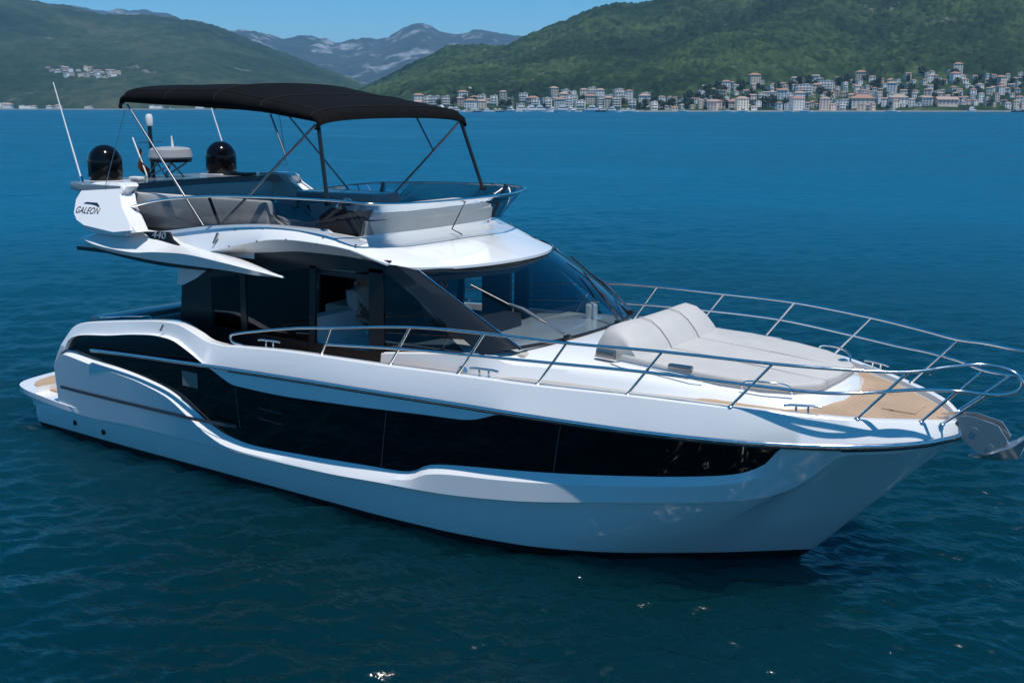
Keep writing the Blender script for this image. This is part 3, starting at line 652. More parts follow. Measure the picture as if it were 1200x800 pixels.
def hull_rows(side):
    t = np.concatenate([np.linspace(0, .80, 96), .80 + .20 * np.sin(np.linspace(0, 1, 44)[1:] * math.pi / 2)])
    def X(x0, x1): return x0 + (x1 - x0) * t
    rows = {}
    xw = X(.70, 11.82); rows['W'] = np.stack([xw, -fyW(np.minimum(xw, 11.84)), np.full_like(xw, .1)], -1)
    xc = X(.74, 11.5); rows['C'] = np.stack([xc, -fyW(np.clip(xc * 11.84 / 11.5, 0, 11.84)) * .93, np.full_like(xc, -.16)], -1)
    xk = X(.8, 11.0); rows['keel'] = np.stack([xk, 0 * xk, np.full_like(xk, -.6)], -1)
    x = X(.72, 13.10); z1 = fK(x); z = np.where(x > 12.38, np.minimum(fzR(x) - .10, 1.47), z1)
    y = np.where(x > 12.38, S(x, z), S(x, z)); rows['K0'] = np.stack([x, -y, z], -1)
    xa = 1.40; x = X(xa, 13.10); z = np.where(x > 12.38, np.minimum(fzR(x) - .10, 1.47), fK(x)); rows['K1'] = np.stack([x, -S(x, z) - .010 - np.interp(x, [4, 5, 8, 11.5, 12.2], [.02, .035, .055, .05, 0]), z + .006], -1)
    x = X(xa, 13.15); z = np.where(x > 12.38, fzR(x) - .085, fE(x)); z = np.maximum(z, np.minimum(fK(x) + .012, fzR(x) - .03))
    bump = np.interp(x, [1.4, 5, 8, 11.8, 12.3], [.03, .045, .035, .02, .0]); rows['E'] = np.stack([x, -(S(x, z) + bump), z], -1)
    x = X(xa, 13.17); z = np.where(x > 12.38, fzR(x) - .07, fW0(x)); z = np.maximum(z, rows['E'][:, 2] + .01)
    rows['W0'] = np.stack([x, -(S(x, z) - np.interp(x, [1.4, 11.6, 12.1], [.06, .055, .0])), z], -1)
    x = X(xa, 13.18); z = np.where(x > 12.38, fzR(x) - .05, fW1(x)); z = np.maximum(z, rows['W0'][:, 2] + .006)
    rows['W1'] = np.stack([x, -(S(x, np.minimum(z, fzR(x))) - np.interp(x, [1.4, 11.6, 12.1], [.05, .03, .0]) - .12 * np.clip((z - fzR(x)), 0, 1)), z], -1)
    rows['W2'] = rows['W1'] * np.array([1, 1, 1]) + np.stack([0 * x, -np.interp(x, [1.4, 11.6, 12.1], [.06, .045, .012]), np.full_like(x, .006)], -1)
    xr = X(xa, 13.22); zr = np.maximum(np.minimum(fzR(xr), fG(xr) - .03), rows['W2'][:, 2] + .012)
    yr = fB(xr) - .3 * np.maximum(zr - fzR(xr), 0); rows['R'] = np.stack([xr, -yr, zr], -1)
    xg = X(xa, 13.16); zg = np.maximum(fG(xg), rows['R'][:, 2] + .02)
    yg = np.maximum(fB(xg) - fGin(xg) - .02, .02) - .1 * np.maximum(zg - 1.9, 0)
    rows['G'] = np.stack([xg, -yg, zg], -1)
    rows['Gb'] = rows['G'] + np.stack([0*xg, np.minimum(.015, yg*.3), np.full_like(xg, .012)], -1)
    rows['Gi'] = rows['G'] + np.stack([0*xg, np.minimum(np.interp(xg, [1.4, 2.0, 4, 5, 12, 13], [.03, .14, .16, .10, .10, .12]), yg*.6), np.full_like(xg, .010)], -1)
    rows['Gj'] = rows['Gi'] + np.stack([-.0*xg, np.minimum(.02, yg*.05), np.where(xg > 4.9, -.45, -.62) * np.clip((13.1 - xg) / 1.0, .15, 1)], -1)
    if side > 0:
        for k in rows: rows[k] = rows[k] * np.array([1, -1, 1])
    return rows
bm = bmesh.new(); bm_a = bmesh.new(); bands = []
HR = {s: hull_rows(s) for s in (-1, 1)}
for s in (-1, 1):
    r = HR[s]
    loft(bm, [r['W'], r['W'] * .5 + r['K0'] * .5 + np.array([0, s*.02, 0]), r['K0'], r['K1'], r['E'], r['W0']])
    loft(bm, [r['W1'], r['W2'], r['R'], r['G'], r['Gb'], r['Gi'], r['Gj']])
    loft(bm_a, [r['keel'], r['C'], r['W']])
# transom between the two sides
tz = [(.70, .1), (.72, .38), (.72, .62)]
a = [(x, -float(fyW(1.0)) - (.02 if z > .1 else 0), z) for x, z in tz]; b = [(x, -y, z) for x, y, z in a]
loft(bm, [a, b]); loft(bm_a, [[(.8, 0, -.6), (.74, -1.74, -.16), (.70, -1.85, .1)], [(.8, 0.001, -.6), (.74, 1.74, -.16), (.70, 1.85, .1)]])
weld(bm, .001)
hull = bm_obj('hull', bm, M['gel'], Y, smooth=28)
weld(bm_a, .001)
bm_obj('antifouling', bm_a, M['antifoul'], hull, smooth=40)
for s in (-1, 1):
    r = HR[s]; x = r['W0'][:, 0]; k = x < 11.97
    a0 = r['W0'][k] + np.array([0, -s*.004, -.01]); a1 = r['W1'][k] + np.array([0, -s*.004, .01])
    mid = [a0 * (1 - q) + a1 * q for q in (0, .33, .66, 1)]
    for q in (1, 2): mid[q][:, 1] = np.where(True, s * (np.abs(S(mid[q][:, 0], np.minimum(mid[q][:, 2], fzR(mid[q][:, 0])))) - .05), 0)
    bm = bmesh.new(); loft(bm, mid); win = bm_obj('hull_window', bm, M['black'], hull, smooth=40)
    # window joints
    for xs in (7.55, 9.72):
        zz = np.linspace(float(fW0(xs)) + .02, float(fW1(xs)) - .01, 8)
        tube('window_joint', [(xs + .02*i, s * (float(S(xs, z)) - .043), z) for i, z in enumerate(zz*0 + zz)], .006, M['rubber'], win, seg=6)
    zz = np.linspace(.78, 1.34, 6); tube('window_joint', [(5.26, s * (float(S(5.26, z)) - .043), z) for z in zz], .006, M['rubber'], win, seg=6)
    # steel rub rail: free in front of the quarter window, along the knuckle forward
    xs = np.concatenate([np.linspace(2.42, 12.6, 70), 12.6 + .60 * np.sin(np.linspace(0, 1, 22)[1:] * math.pi / 2)])
    pts = [(x_, s * (float(fB(x_)) + np.interp(x_, [2.4, 5, 12, 13.2], [.03, .02, .015, .02])), float(fzR(x_))) for x_ in xs]
    tube('rub_rail', pts, .025, M['steel'], hull, seg=8)
    tube('rub_rail_seal', [(p[0], p[1] - s * .012, p[2] - .030) for p in pts if p[0] > 5.1], .014, M['rubber'], hull, seg=6)
    # hinge groove of the fold-down bulwark terrace
    xs = np.linspace(1.55, 5.22, 40)
    def seam_z(x): return np.interp(x, [1.5, 4.2, 5.3], [.775, .805, .80])
    rowsg = []
    for dz in (-.022, .022):
        rowsg.append([(x_, s * (float(S(x_, seam_z(x_))) + np.interp(x_, [1.5, 4.3, 4.6, 5.3], [.055, .065, .05, -.03])), seam_z(x_) + dz) for x_ in xs])
    bm = bmesh.new(); loft(bm, rowsg); bm_obj('terrace_hinge', bm, M['rubber'], hull, smooth=40)
    for xo, zo in ((1.72, .26), (2.4, .24)):
        bm = bmesh.new(); lathe_bm(bm, [(.0, 0), (.035, 0), (.04, .012), (.022, .014), (.02, .004), (0, .004)], (0, 0, 0), 14)
        bmesh.ops.transform(bm, matrix=Matrix.Translation((xo, s * (float(S(xo, zo)) + .006), zo)) @ Matrix.Rotation(R(90 if s < 0 else -90), 4, 'X'), verts=bm.verts[:])
        bm_obj('through_hull_outlet', bm, M['blacktrim'], hull)
    # mirrored frosted pane and frame lines seen in the quarter window
    for (x0, x1, z0, z1, mm, nm) in ((4.26, 4.56, 1.19, 1.385, M['lgrey'], 'cabin_blind'),):
        bm = bmesh.new()
        loft(bm, [[(x0, s*(float(S(x0, 1.3))-.042), z0), (x1, s*(float(S(x1, 1.3))-.042), z0)], [(x0, s*(float(S(x0, 1.3))-.042), z1), (x1, s*(float(S(x1, 1.3))-.042), z1)]])
        bm_obj(nm, bm, M['blind'] if 'blind' in M else mm, win, smooth=0)
    for (p0, p1) in (((5.62, 1.10), (6.02, 1.09)), ((5.62, .97), (6.02, .96))):
        tube('window_joint', [(p0[0], s*(float(S(p0[0], 1.0))-.044), p0[1]), (p1[0], s*(float(S(p1[0], 1.0))-.044), p1[1])], .004, M['rubber'], win, seg=5)

# ---- swim platform
def outline(half, n=6): 
    return half + [(x, -y) for x, y in half[::-1]]
half = [tuple(p[:2]) for p in crom([(1.95,-1.965,0),(1.5,-1.975,0),(.8,-1.91,0),(.35,-1.83,0),(.02,-1.70,0),(-.16,-1.46,0),(-.27,-1.0,0),(-.32,-.5,0),(-.33,0,0)], 5)][:-1] + [(-.33, 0)]
poly = half + [(x, -y) for x, y in half[-2::-1]]
def pz(x, y): return .535 - .03 * max(0, min(1, (x - .9))) 
bm = bmesh.new(); slab_bm(bm, poly, lambda x, y: pz(x, y) - .075, pz, .025, 3)
plat = bm_obj('swim_platform', bm, M['gel'], Y, smooth=50)
half = [tuple(p[:2]) for p in crom([(1.55,-1.66,0),(.45,-1.64,0),(.18,-1.55,0),(.02,-1.32,0),(-.10,-.8,0),(-.14,0,0)], 4)]
bm = bmesh.new(); slab_bm(bm, half + [(x, -y) for x, y in half[-2::-1]], .53, .545, .004); bm_obj('teak_deck', bm, M['teak'], plat, smooth=30)
# under-platform fairing
half2 = [(2.35, -1.93), (1.3, -1.93), (.60, -1.85), (.25, -1.66), (.1, -1.0), (.1, 0)]
bm = bmesh.new(); slab_bm(bm, half2 + [(x, -y) for x, y in half2[-2::-1]], lambda x, y: .33 if x < 2 else .40, lambda x, y: .465 if x < 2 else .43, .0); bm_obj('platform_bracket', bm, M['gel'], plat, smooth=30)
# stern quarter steps and cockpit
for s in (-1, 1):
    bm = bmesh.new()
    prism_bm(bm, [(1.43,.42),(1.43,1.12),(1.80,1.52),(2.3,1.66),(2.5,1.66),(2.5,.42)], s*1.60, s*1.88, bev=.015); bm_obj('quarter_block', bm, M['gel'], hull)
    rbox('step_block', (1.62, s*1.66, .64), (.34, .30, .24), M['gel'], hull, .03)
rbox('transom_coaming', (1.92, 0, 1.32), (.46, 3.1, .84), M['greydeck'], hull, .05)
bm = bmesh.new(); slab_bm(bm, [(1.5,-1.75),(4.6,-1.75),(4.6,1.75),(1.5,1.75)], .5, 1.1, 0); ck = bm_obj('cockpit_floor', bm, M['gelmat'], hull, smooth=0)
rbox('cockpit_sofa', (2.75, 0, 1.32), (.55, 2.4, .35), M['greyv'], hull, .06)
rbox('cockpit_sofa_back', (2.30, 0, 1.50), (.18, 2.4, .38), M['greyv'], hull, .06)
# slate coloured caps on the port and starboard quarter bulwarks, inside face
for s in (-1, 1):
    xs = np.linspace(2.55, 4.55, 24)
    bm = bmesh.new(); rr = [[(x_, s * (float(fB(x_)) - .30), z(x_)) for x_ in xs] for z in (lambda q: 1.08, lambda q: float(fG(q)) - .045)]
    loft(bm, rr); bm_obj('bulwark_lining', bm, M['greydeck'], hull, smooth=30)
    pts = [(x_, s * (float(fB(x_)) - .22 - .1 * max(0, float(fG(x_)) - 1.9)), float(fG(x_)) + .055) for x_ in np.linspace(2.3, 3.45, 12)]
    tube('quarter_grab_rail', [(2.26, pts[0][1], pts[0][2] - .06)] + pts + [(3.5, pts[-1][1], pts[-1][2] - .05)], .011, M['steel'], hull, seg=6)

# ---- deck
def deck_z(x): return np.interp(x, [4.5, 5.0, 9.0, 11.2, 12.2, 13.1], [1.30, 1.45, 1.83, 1.86, 1.785, 1.70])
xs = np.concatenate([np.linspace(4.5, 12.3, 50), np.linspace(12.35, 13.08, 14)])
edge = np.array([(x_, max(.02, float(fB(x_)) - float(fGin(x_)) - .105), deck_z(x_)) for x_ in xs])
bm = bmesh.new(); loft(bm, [edge * np.array([1, -1, 1]), edge * np.array([1, 0, 1]) + np.array([0, 0, .02]), edge]); deck = bm_obj('deck', bm, M['gelmat'], hull, smooth=30)
k = edge[:, 0] > 11.0
te = edge[k] + np.array([0, -.09, .006]); te[:, 1] = np.maximum(te[:, 1], .01)
bm = bmesh.new(); loft(bm, [te * np.array([1, -1, 1]), te * np.array([1, 0, 1]) + np.array([0, 0, .02]), te]); bm_obj('teak_foredeck', bm, M['teak'], deck, smooth=30)
for s in (-1, 1):
    e2 = edge[edge[:, 0] < 8.6] + np.array([0, -.03, .006]); e3 = e2 * np.array([1, 0, 1]) + np.array([0, 1.5, 0])
    e2 = e2 * np.array([1, s, 1]); e3 = e3 * np.array([1, s, 1])
    bm = bmesh.new(); loft(bm, [e2, e3]); bm_obj('teak_side_deck', bm, M['teak'], deck, smooth=30)
bm = bmesh.new(); slab_bm(bm, [(12.50,-.26),(12.80,-.18),(12.80,.18),(12.50,.26)], lambda x, y: float(deck_z(x)) + .012, lambda x, y: float(deck_z(x)) + .034, .004); bm_obj('anchor_hatch', bm, M['teak'], deck, smooth=0)

# ---- coach roof (raised trunk between windscreen and foredeck)
xs = np.concatenate([np.linspace(7.15, 11.4, 44), np.linspace(11.45, 12.12, 18)])
fyC = cur([(7.1,1.48),(8.5,1.485),(9.0,1.36),(9.65,1.28),(10.35,1.25),(10.95,1.16),(11.5,1.03),(11.85,.86),(12.02,.62),(12.12,.30)])
fzC = cur([(7.1,1.86),(7.4,1.90),(8.3,2.0),(8.65,2.03),(8.93,1.95),(9.65,1.965),(10.35,1.965),(10.95,1.94),(11.5,1.90),(11.85,1.86),(12.12,1.80)])
fzT = cur([(7.1,1.95),(8.3,2.06),(8.9,2.085),(9.3,2.085),(10.2,2.05),(11.2,1.98),(11.9,1.91),(12.12,1.87)])
yc, zc, zt = fyC(xs), fzC(xs), fzT(xs); dz = deck_z(xs) - .02
side = np.stack([xs + .05 * np.clip((xs - 11.4) / .7, 0, 1), -(yc + np.interp(xs, [7, 9, 11, 12], [.03, .06, .08, .06])), dz], -1)
crs = np.stack([xs, -yc, zc], -1); crs2 = np.stack([xs, -(yc - .03), zc + .02], -1)
top1 = np.stack([xs, -yc * .80, zc * .25 + zt * .75 + .01], -1); top2 = np.stack([xs, -yc * .4, zt + .01], -1); mid = np.stack([xs, 0 * xs, zt + .02], -1)
R_ = [side, side * .35 + crs * .65, crs, crs2, top1, top2, mid] + mirror_rows([top2, top1, crs2, crs, side * .35 + crs * .65, side])
bm = bmesh.new(); V = loft(bm, R_)
bmesh.ops.contextual_create(bm, geom=[v[-1] for v in V]); weld(bm)
trunk = bm_obj('coach_roof', bm, M['gel'], Y, smooth=32)

# ---- sun pad
def padz(x, y): return np.interp(x, [10.0, 11.2, 12.05], [2.15, 2.085, 2.015]) - .02 * abs(y)
polyp = [(10.0,-.98),(10.6,-1.02),(11.15,-1.0),(11.55,-.90),(11.8,-.74),(11.97,-.5),(12.0,0)]
pp = polyp + [(x, -y) for x, y in polyp[-2::-1]]
bm = bmesh.new()
for ya, yb in ((-1.05, -.335), (-.335, .335), (.335, 1.05)):
    sub = [(x, min(max(y, ya + .004), yb - .004)) for x, y in pp]
    def clip(poly, yv, keep):
        out = []
        for (p, q) in zip(poly, poly[1:] + poly[:1]):
            ip, iq = keep(p[1]), keep(q[1])
            if ip: out.append(p)
            if ip != iq: tt = (yv - p[1]) / (q[1] - p[1]); out.append((p[0] + tt * (q[0] - p[0]), yv))
        return out
    c = clip(clip(pp, ya + .006, lambda v: v >= ya + .006), yb - .006, lambda v: v <= yb - .006)
    slab_bm(bm, c, lambda x, y: padz(x, y) - .16, padz, .045, 4)
pad = bm_obj('sun_pad', bm, M['vinyl'], Y, smooth=50)
# backrest: three swollen panels round a curved back
bm = bmesh.new()
prof = [(10.27, 2.08), (10.20, 2.20), (10.10, 2.315), (9.99, 2.39), (9.87, 2.415), (9.77, 2.375), (9.71, 2.27), (9.68, 2.15), (9.67, 2.06), (9.9, 2.04)]
for ya, yb in ((-.96, -.33), (-.33, .33), (.33, .96)):
    rows = []
    for u in np.linspace(0, 1, 11):
        y_ = ya + .002 + (yb - ya - .004) * u
        edge_ = 1 - .055 * (abs(2*u - 1) ** 6)
        endc = 1 - .22 * max(0, (abs(y_) - .72) / .24) ** 2.2
        cx = 10.0 - .10 * (1 - 1) 
        rows.append([(cx + (px_ - cx) * (edge_ * .5 + .5 * endc) - .06 * (y_ ** 2) + .03, y_, 2.04 + (pz_ - 2.04) * edge_ * endc) for px_, pz_ in prof])
    V = loft(bm, [np.array(r + [r[0]]) for r in rows])
    for q in (V[0], V[-1]):
        try: bm.faces.new(q[:-1])
        except ValueError: pass
weld(bm, .0005)
bm_obj('backrest', bm, M['vinyl'], pad, smooth=60)
for y_ in (-.335, .335):
    tube('pad_piping', [(x_, y_, padz(x_, y_) - .018) for x_ in np.linspace(10.15, 11.96, 12)], .007, M['piping'], pad, seg=6)
pe = [(x_ * 1.0, y_) for x_, y_ in pp[1:-1]]
tube('pad_piping', [(x_, y_ * 1.004, padz(x_, y_) - .075) for x_, y_ in pe], .007, M['piping'], pad, seg=6)
for y_ in (-.33, .33):
    tube('pad_piping', [(px_ - .06 * y_**2 + .03, y_, pz_ - .002) for px_, pz_ in prof[:8]], .005, M['piping'], pad, seg=6)
for s in (-1, 1):
    rbox('backrest_hinge', (9.86, s*1.02, 2.13), (.22, .06, .10), M['dsteel'], pad, .02)
    tube('drink_rail', [(9.95, s*1.06, 2.05), (10.1, s*1.10, 2.09), (10.9, s*1.13, 2.055), (11.0, s*1.09, 2.01)], .010, M['steel'], pad, seg=6)
    tube('grab_handle', crom([(11.38, s*1.02, 1.97), (11.42, s*1.03, 2.05), (11.62, s*.98, 2.06), (11.78, s*.88, 2.03), (11.82, s*.82, 1.94)], 5), .012, M['steel'], pad, seg=6)
rbox('cup_holder', (10.72, -1.02, 2.10), (.26, .07, .05), M['dsteel'], pad, .02)
bm = bmesh.new(); lathe_bm(bm, [(0, 0), (.05, 0), (.055, .008), (.03, .02), (0, .02)], (0, 0, 0), 12); bmesh.ops.transform(bm, matrix=Matrix.Translation((11.83, .55, 2.02)), verts=bm.verts[:]); bm_obj('cup_ring', bm, M['steel'], pad)

# ---- deck house: dark sides
HY = 1.47
def side_poly(name, poly, mt, s, y=HY, th=.035, lean=0.0):
    bm = bmesh.new(); a = [(p[0], s * (y - lean * (p[1] - 1.5)), p[1]) for p in poly]
    va = [bm.verts.new(p) for p in a]; vb = [bm.verts.new((p[0], p[1] - s * th, p[2])) for p in a]; n = len(a)
    bm.faces.new(va); bm.faces.new(vb[::-1])
    for i in range(n): bm.faces.new([va[i], vb[i], vb[(i+1) % n], va[(i+1) % n]])
    return bm_obj(name, bm, mt, house, smooth=0)
bm = bmesh.new(); slab_bm(bm, [(3.6,-1.45),(8.9,-1.40),(8.9,1.40),(3.6,1.45)], .86, .92, 0)
house = bm_obj('deck_house', bm, M['inner'], Y, smooth=0)
for s in (-1, 1):
    # frame members (top, bottom, posts), panes between them
    side_poly('house_frame', [(3.52,1.3),(3.68,2.42),(3.86,2.92),(4.26,2.92),(4.24,1.3)], M['blacktrim'], s)
    side_poly('house_frame', [(4.24,1.3),(4.24,1.86),(7.6,1.86),(7.6,1.3)], M['blacktrim'], s)
    side_poly('house_frame', [(4.26,2.50),(4.26,2.95),(7.30,2.95),(7.30,2.80),(6.1,2.77),(4.9,2.60),(4.26,2.50)], M['blacktrim'], s)
    side_poly('house_frame', [(4.78,1.86),(4.80,2.60),(4.90,2.62),(4.89,1.86)], M['blacktrim'], s)
    side_poly('house_frame', [(5.98,1.86),(6.04,2.80),(6.14,2.80),(6.08,1.86)], M['blacktrim'], s)
    side_poly('house_frame', [(6.96,1.86),(6.98,2.84),(7.20,2.84),(7.18,1.86)], M['blacktrim'], s)
    side_poly('side_window', [(4.24,1.86),(4.26,2.53),(4.80,2.60),(4.78,1.86)], M['clear'], s, HY - .010, .008)
    side_poly('side_window', [(4.89,1.86),(4.90,2.62),(6.04,2.80),(5.98,1.86)], M['tint'], s, HY - .012, .008)
    side_poly('side_window', [(7.18,1.86),(7.20,2.84),(7.34,2.80),(8.55,1.86)], M['tint'], s, HY - .012, .008)
    # raked windscreen pillar
    bm = bmesh.new()
    P0 = [(7.12,s*1.49,2.90),(7.62,s*1.37,2.86)]; P1 = [(8.60,s*1.47,2.02),(8.92,s*1.22,2.10)]
    st = []
    for u in np.linspace(0, 1, 9):
        a = np.array(P0[0])*(1-u)+np.array(P1[0])*u; b = np.array(P0[1])*(1-u)+np.array(P1[1])*u; mdl = (a+b)/2 + np.array([.03, s*.05, .03])
        st.append([a + np.array([0,-s*.04,-.02]), a, mdl, b, b + np.array([-.03,-s*.03,-.03])])
    loft(bm, st); bm_obj('windscreen_pillar', bm, M['pillar'], house, smooth=50)
    bm = bmesh.new(); tube_bm(bm, [np.array(P0[1])*(1-u)+np.array(P1[1])*u + np.array([.004, 0, .006]) for u in np.linspace(0,1,6)], .008, 6); bm_obj('windscreen_trim', bm, M['steel'], house)
    # white wing of moulding at the house's after end
    side_poly('roof_gusset', [(3.60,2.36),(3.72,2.36),(3.95,2.45),(4.25,2.62),(4.35,2.80),(3.70,2.80)], M['gel'], s, HY + .02, .05)
rbox('aft_bulkhead', (3.66, 1.25, 2.1), (.06, .4, 1.6), M['blacktrim'], house, .01)
bm = bmesh.new(); slab_bm(bm, [(3.3,-1.40),(7.2,-1.41),(7.6,-1.15),(7.95,0),(7.6,1.15),(7.2,1.41),(3.3,1.40)], 2.69, 2.75, 0)
bm_obj('ceiling', bm, M['inner'], house, smooth=0)
# windscreen
def arc(cx, half, x_side, n=17, z=0, zc=0): 
    return [(cx + (x_side - cx) * abs(v) ** 2.2, v * half, z + (zc - z) * (1 - abs(v) ** 2)) for v in np.linspace(-1, 1, n)]
top = arc(8.02, 1.37, 7.62, 25, 2.845, 2.855); bot = arc(9.10, 1.22, 8.88, 25, 2.10, 2.11)
rows = [np.array(top) * (1 - u) + np.array(bot) * u + np.array([.05 * math.sin(math.pi * u), 0, .03 * math.sin(math.pi * u)]) for u in np.linspace(0, 1, 9)]
bm = bmesh.new(); loft(bm, rows); ws = bm_obj('windscreen', bm, M['ws'], house, smooth=60)
tube('windscreen_seal', np.array(bot) + np.array([.012, 0, .004]), .022, M['blacktrim'], ws, seg=8)
tube('windscreen_header', np.array(top) + np.array([.01, 0, -.012]), .03, M['pillar'], ws, seg=8)
for (b_, t_, mm) in (((9.13,-.62,2.13), (8.12,-1.05,2.66), 'w'), ((9.16,.45,2.13),(8.35,.95,2.58), 'w'), ((8.98,1.08,2.14),(8.0,1.22,2.72), 'w')):
    b_ = np.array(b_); t_ = np.array(t_); dr = (t_ - b_); sidev = np.array([0, .035, 0])
    bm = bmesh.new(); tube_bm(bm, [b_ + np.array([0,0,.03]), b_ + dr*.5 + np.array([.045,0,.06]), b_ + dr*.62 + np.array([.035,0,.045])], .010, 6); tube_bm(bm, [b_ + sidev + np.array([0,0,.03]), b_ + dr*.5 + sidev + np.array([.045,0,.06]), b_ + dr*.62 + np.array([.035,0,.045])], .008, 6)
    wp = bm_obj('wiper', bm, M['dsteel'], ws)
    c0 = b_ + dr*.62 + np.array([.03,0,.035])
    tube('wiper_blade', [c0 - dr*.38 + np.array([0, .0, .012]), c0, c0 + dr*.40 + np.array([.0, 0, -.005])], .011, M['blacktrim'], wp, seg=6)
    rbox('wiper_motor', tuple(b_ + np.array([0,0,.02])), (.07,.07,.06), M['blacktrim'], wp, .015)
# interior
rbox('dashboard', (8.47, 0, 1.94), (1.05, 2.5, .22), M['dash'], house, .05)
rbox('dash_hood', (7.86, -.45, 2.12), (.45, .95, .22), M['inner'], house, .05)
bm = bmesh.new(); prism_bm(bm, [(5.86,1.60),(5.80,2.12),(5.86,2.16),(5.94,2.13),(6.02,1.86),(6.08,1.80),(6.38,1.76),(6.42,1.70),(6.40,1.60)], -1.40, -.50, bev=.03); hs = bm_obj('helm_seat', bm, M['white'], house, smooth=50)
rbox('seat_base', (6.1, -.80, 1.26), (.45, .8, .68), M['inner'], hs, .02)
rbox('saloon_sofa', (5.0, .95, 1.40), (1.6, .7, .95), M['lgrey'], house, .06)
rbox('saloon_sofa', (5.0, 1.28, 1.95), (1.6, .14, .34), M['lgrey'], house, .05)
bm = bmesh.new(); lathe_bm(bm, [(0,0),(.07,0),(.075,.2),(.06,.22),(0,.22)], (8.55, .85, 2.04), 16); bm_obj('dash_canister', bm, M['white'], house)
rbox('cabin_post', (7.1, .85, 2.3), (.45, .06, .95), M['inner'], house, .01)
tube('steering_wheel', [(7.55 + .05*math.sin(a), -.5 + .19*math.cos(a), 2.12 + .19*math.sin(a)) for a in np.linspace(0, 2*math.pi, 25)[:-1]], .014, M['blacktrim'], house, closed=True)

# ---- flybridge moulding
fT = cur([(3.2,3.02),(3.6,3.07),(4.45,3.18),(5.5,3.25),(6.25,3.235),(6.7,3.20),(6.95,3.12),(7.1,3.08)])
fC = cur([(3.2,2.70),(3.9,2.76),(4.4,2.85),(4.63,2.91),(5.13,3.01),(5.68,3.10),(6.0,3.115),(6.38,3.10),(6.78,3.06),(7.1,2.97),(7.35,2.905),(7.6,2.88),(8.15,2.875)])
fL = cur([(3.2,2.66),(4.0,2.70),(4.42,2.785),(4.9,2.865),(5.47,2.92),(6.01,2.965),(6.64,2.955),(7.08,2.925),(7.35,2.865),(7.6,2.845),(8.15,2.845)])
st_out = [(3.2,-1.66),(4.0,-1.69),(5.0,-1.70),(6.0,-1.68),(6.6,-1.63),(7.0,-1.56),(7.3,-1.48),(7.55,-1.36),(7.78,-1.12),(7.95,-.80),(8.06,-.40),(8.10,0)]
st_in = [(3.2,-1.50),(4.0,-1.53),(5.0,-1.54),(5.8,-1.52),(6.25,-1.47),(6.55,-1.38),(6.75,-1.25),(6.88,-1.08),(6.98,-.85),(7.05,-.60),(7.10,-.30),(7.12,0)]
so = crom([(x, y, 0) for x, y in st_out], 6); si = crom([(x, y, 0) for x, y in st_in], 6)
zi = np.array([float(fT(p[0])) for p in si]); zo = np.array([float(fC(p[0])) for p in so]); zl = np.array([float(fL(p[0])) for p in so])
zi = np.where(si[:, 1] > -1.45, np.interp(si[:, 1], [-1.45, -1.2, -.9, 0], [3.20, 3.11, 3.075, 3.085]), zi)
zo = zo + np.interp(so[:, 1], [-1.4, 0], [0, .012])
O_ = np.column_stack([so[:, :2], zo]); I_ = np.column_stack([si[:, :2], zi])
Lw = np.column_stack([so[:, 0] * 1, so[:, 1], zl]); 
wgt = np.clip((so[:, 0] - 6.6) / .9, 0, 1)
Lw[:, 1] = so[:, 1] * (1 - .085 * (1 - wgt)) ; Lw[:, 0] -= .02 * wgt
mid_ = (O_ + I_) / 2 + np.column_stack([0*zo, 0*zo, .025 * np.ones_like(zo)])
Ob = O_ + np.column_stack([0*zo, 0*zo, -np.interp(wgt, [0, 1], [.006, .03])])
In2 = Lw * np.array([1, .88, 1]); In2[:, 0] -= .2 * wgt; In2[:, 2] -= .006
Ii = I_ * np.array([1, .955, 1]) + np.column_stack([-.05*wgt, 0*zo, 0*zo]); Ij = Ii.copy(); Ij[:, 2] = 2.80
half_rows = [In2, Lw, Ob, O_, mid_, I_, Ii, Ij]
def full(r): return np.vstack([r, (r * np.array([1, -1, 1]))[-2::-1]])
bm = bmesh.new(); loft(bm, [full(r) for r in half_rows]); weld(bm)
fly = bm_obj('flybridge', bm, M['gel'], Y, smooth=33)
bm = bmesh.new(); slab_bm(bm, [(1.9,-1.42),(6.7,-1.40),(7.0,-.6),(7.0,.6),(6.7,1.40),(1.9,1.42)], 2.755, 2.80, 0); bm_obj('flybridge_floor', bm, M['gelmat'], fly, smooth=0)
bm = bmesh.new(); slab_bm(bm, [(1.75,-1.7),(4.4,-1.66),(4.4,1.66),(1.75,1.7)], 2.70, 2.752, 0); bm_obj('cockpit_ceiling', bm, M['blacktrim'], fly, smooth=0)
def fin_y(x, z): return 2.00 - .72 * (z - 3.05) + .03 * max(0, 2.6 - x)
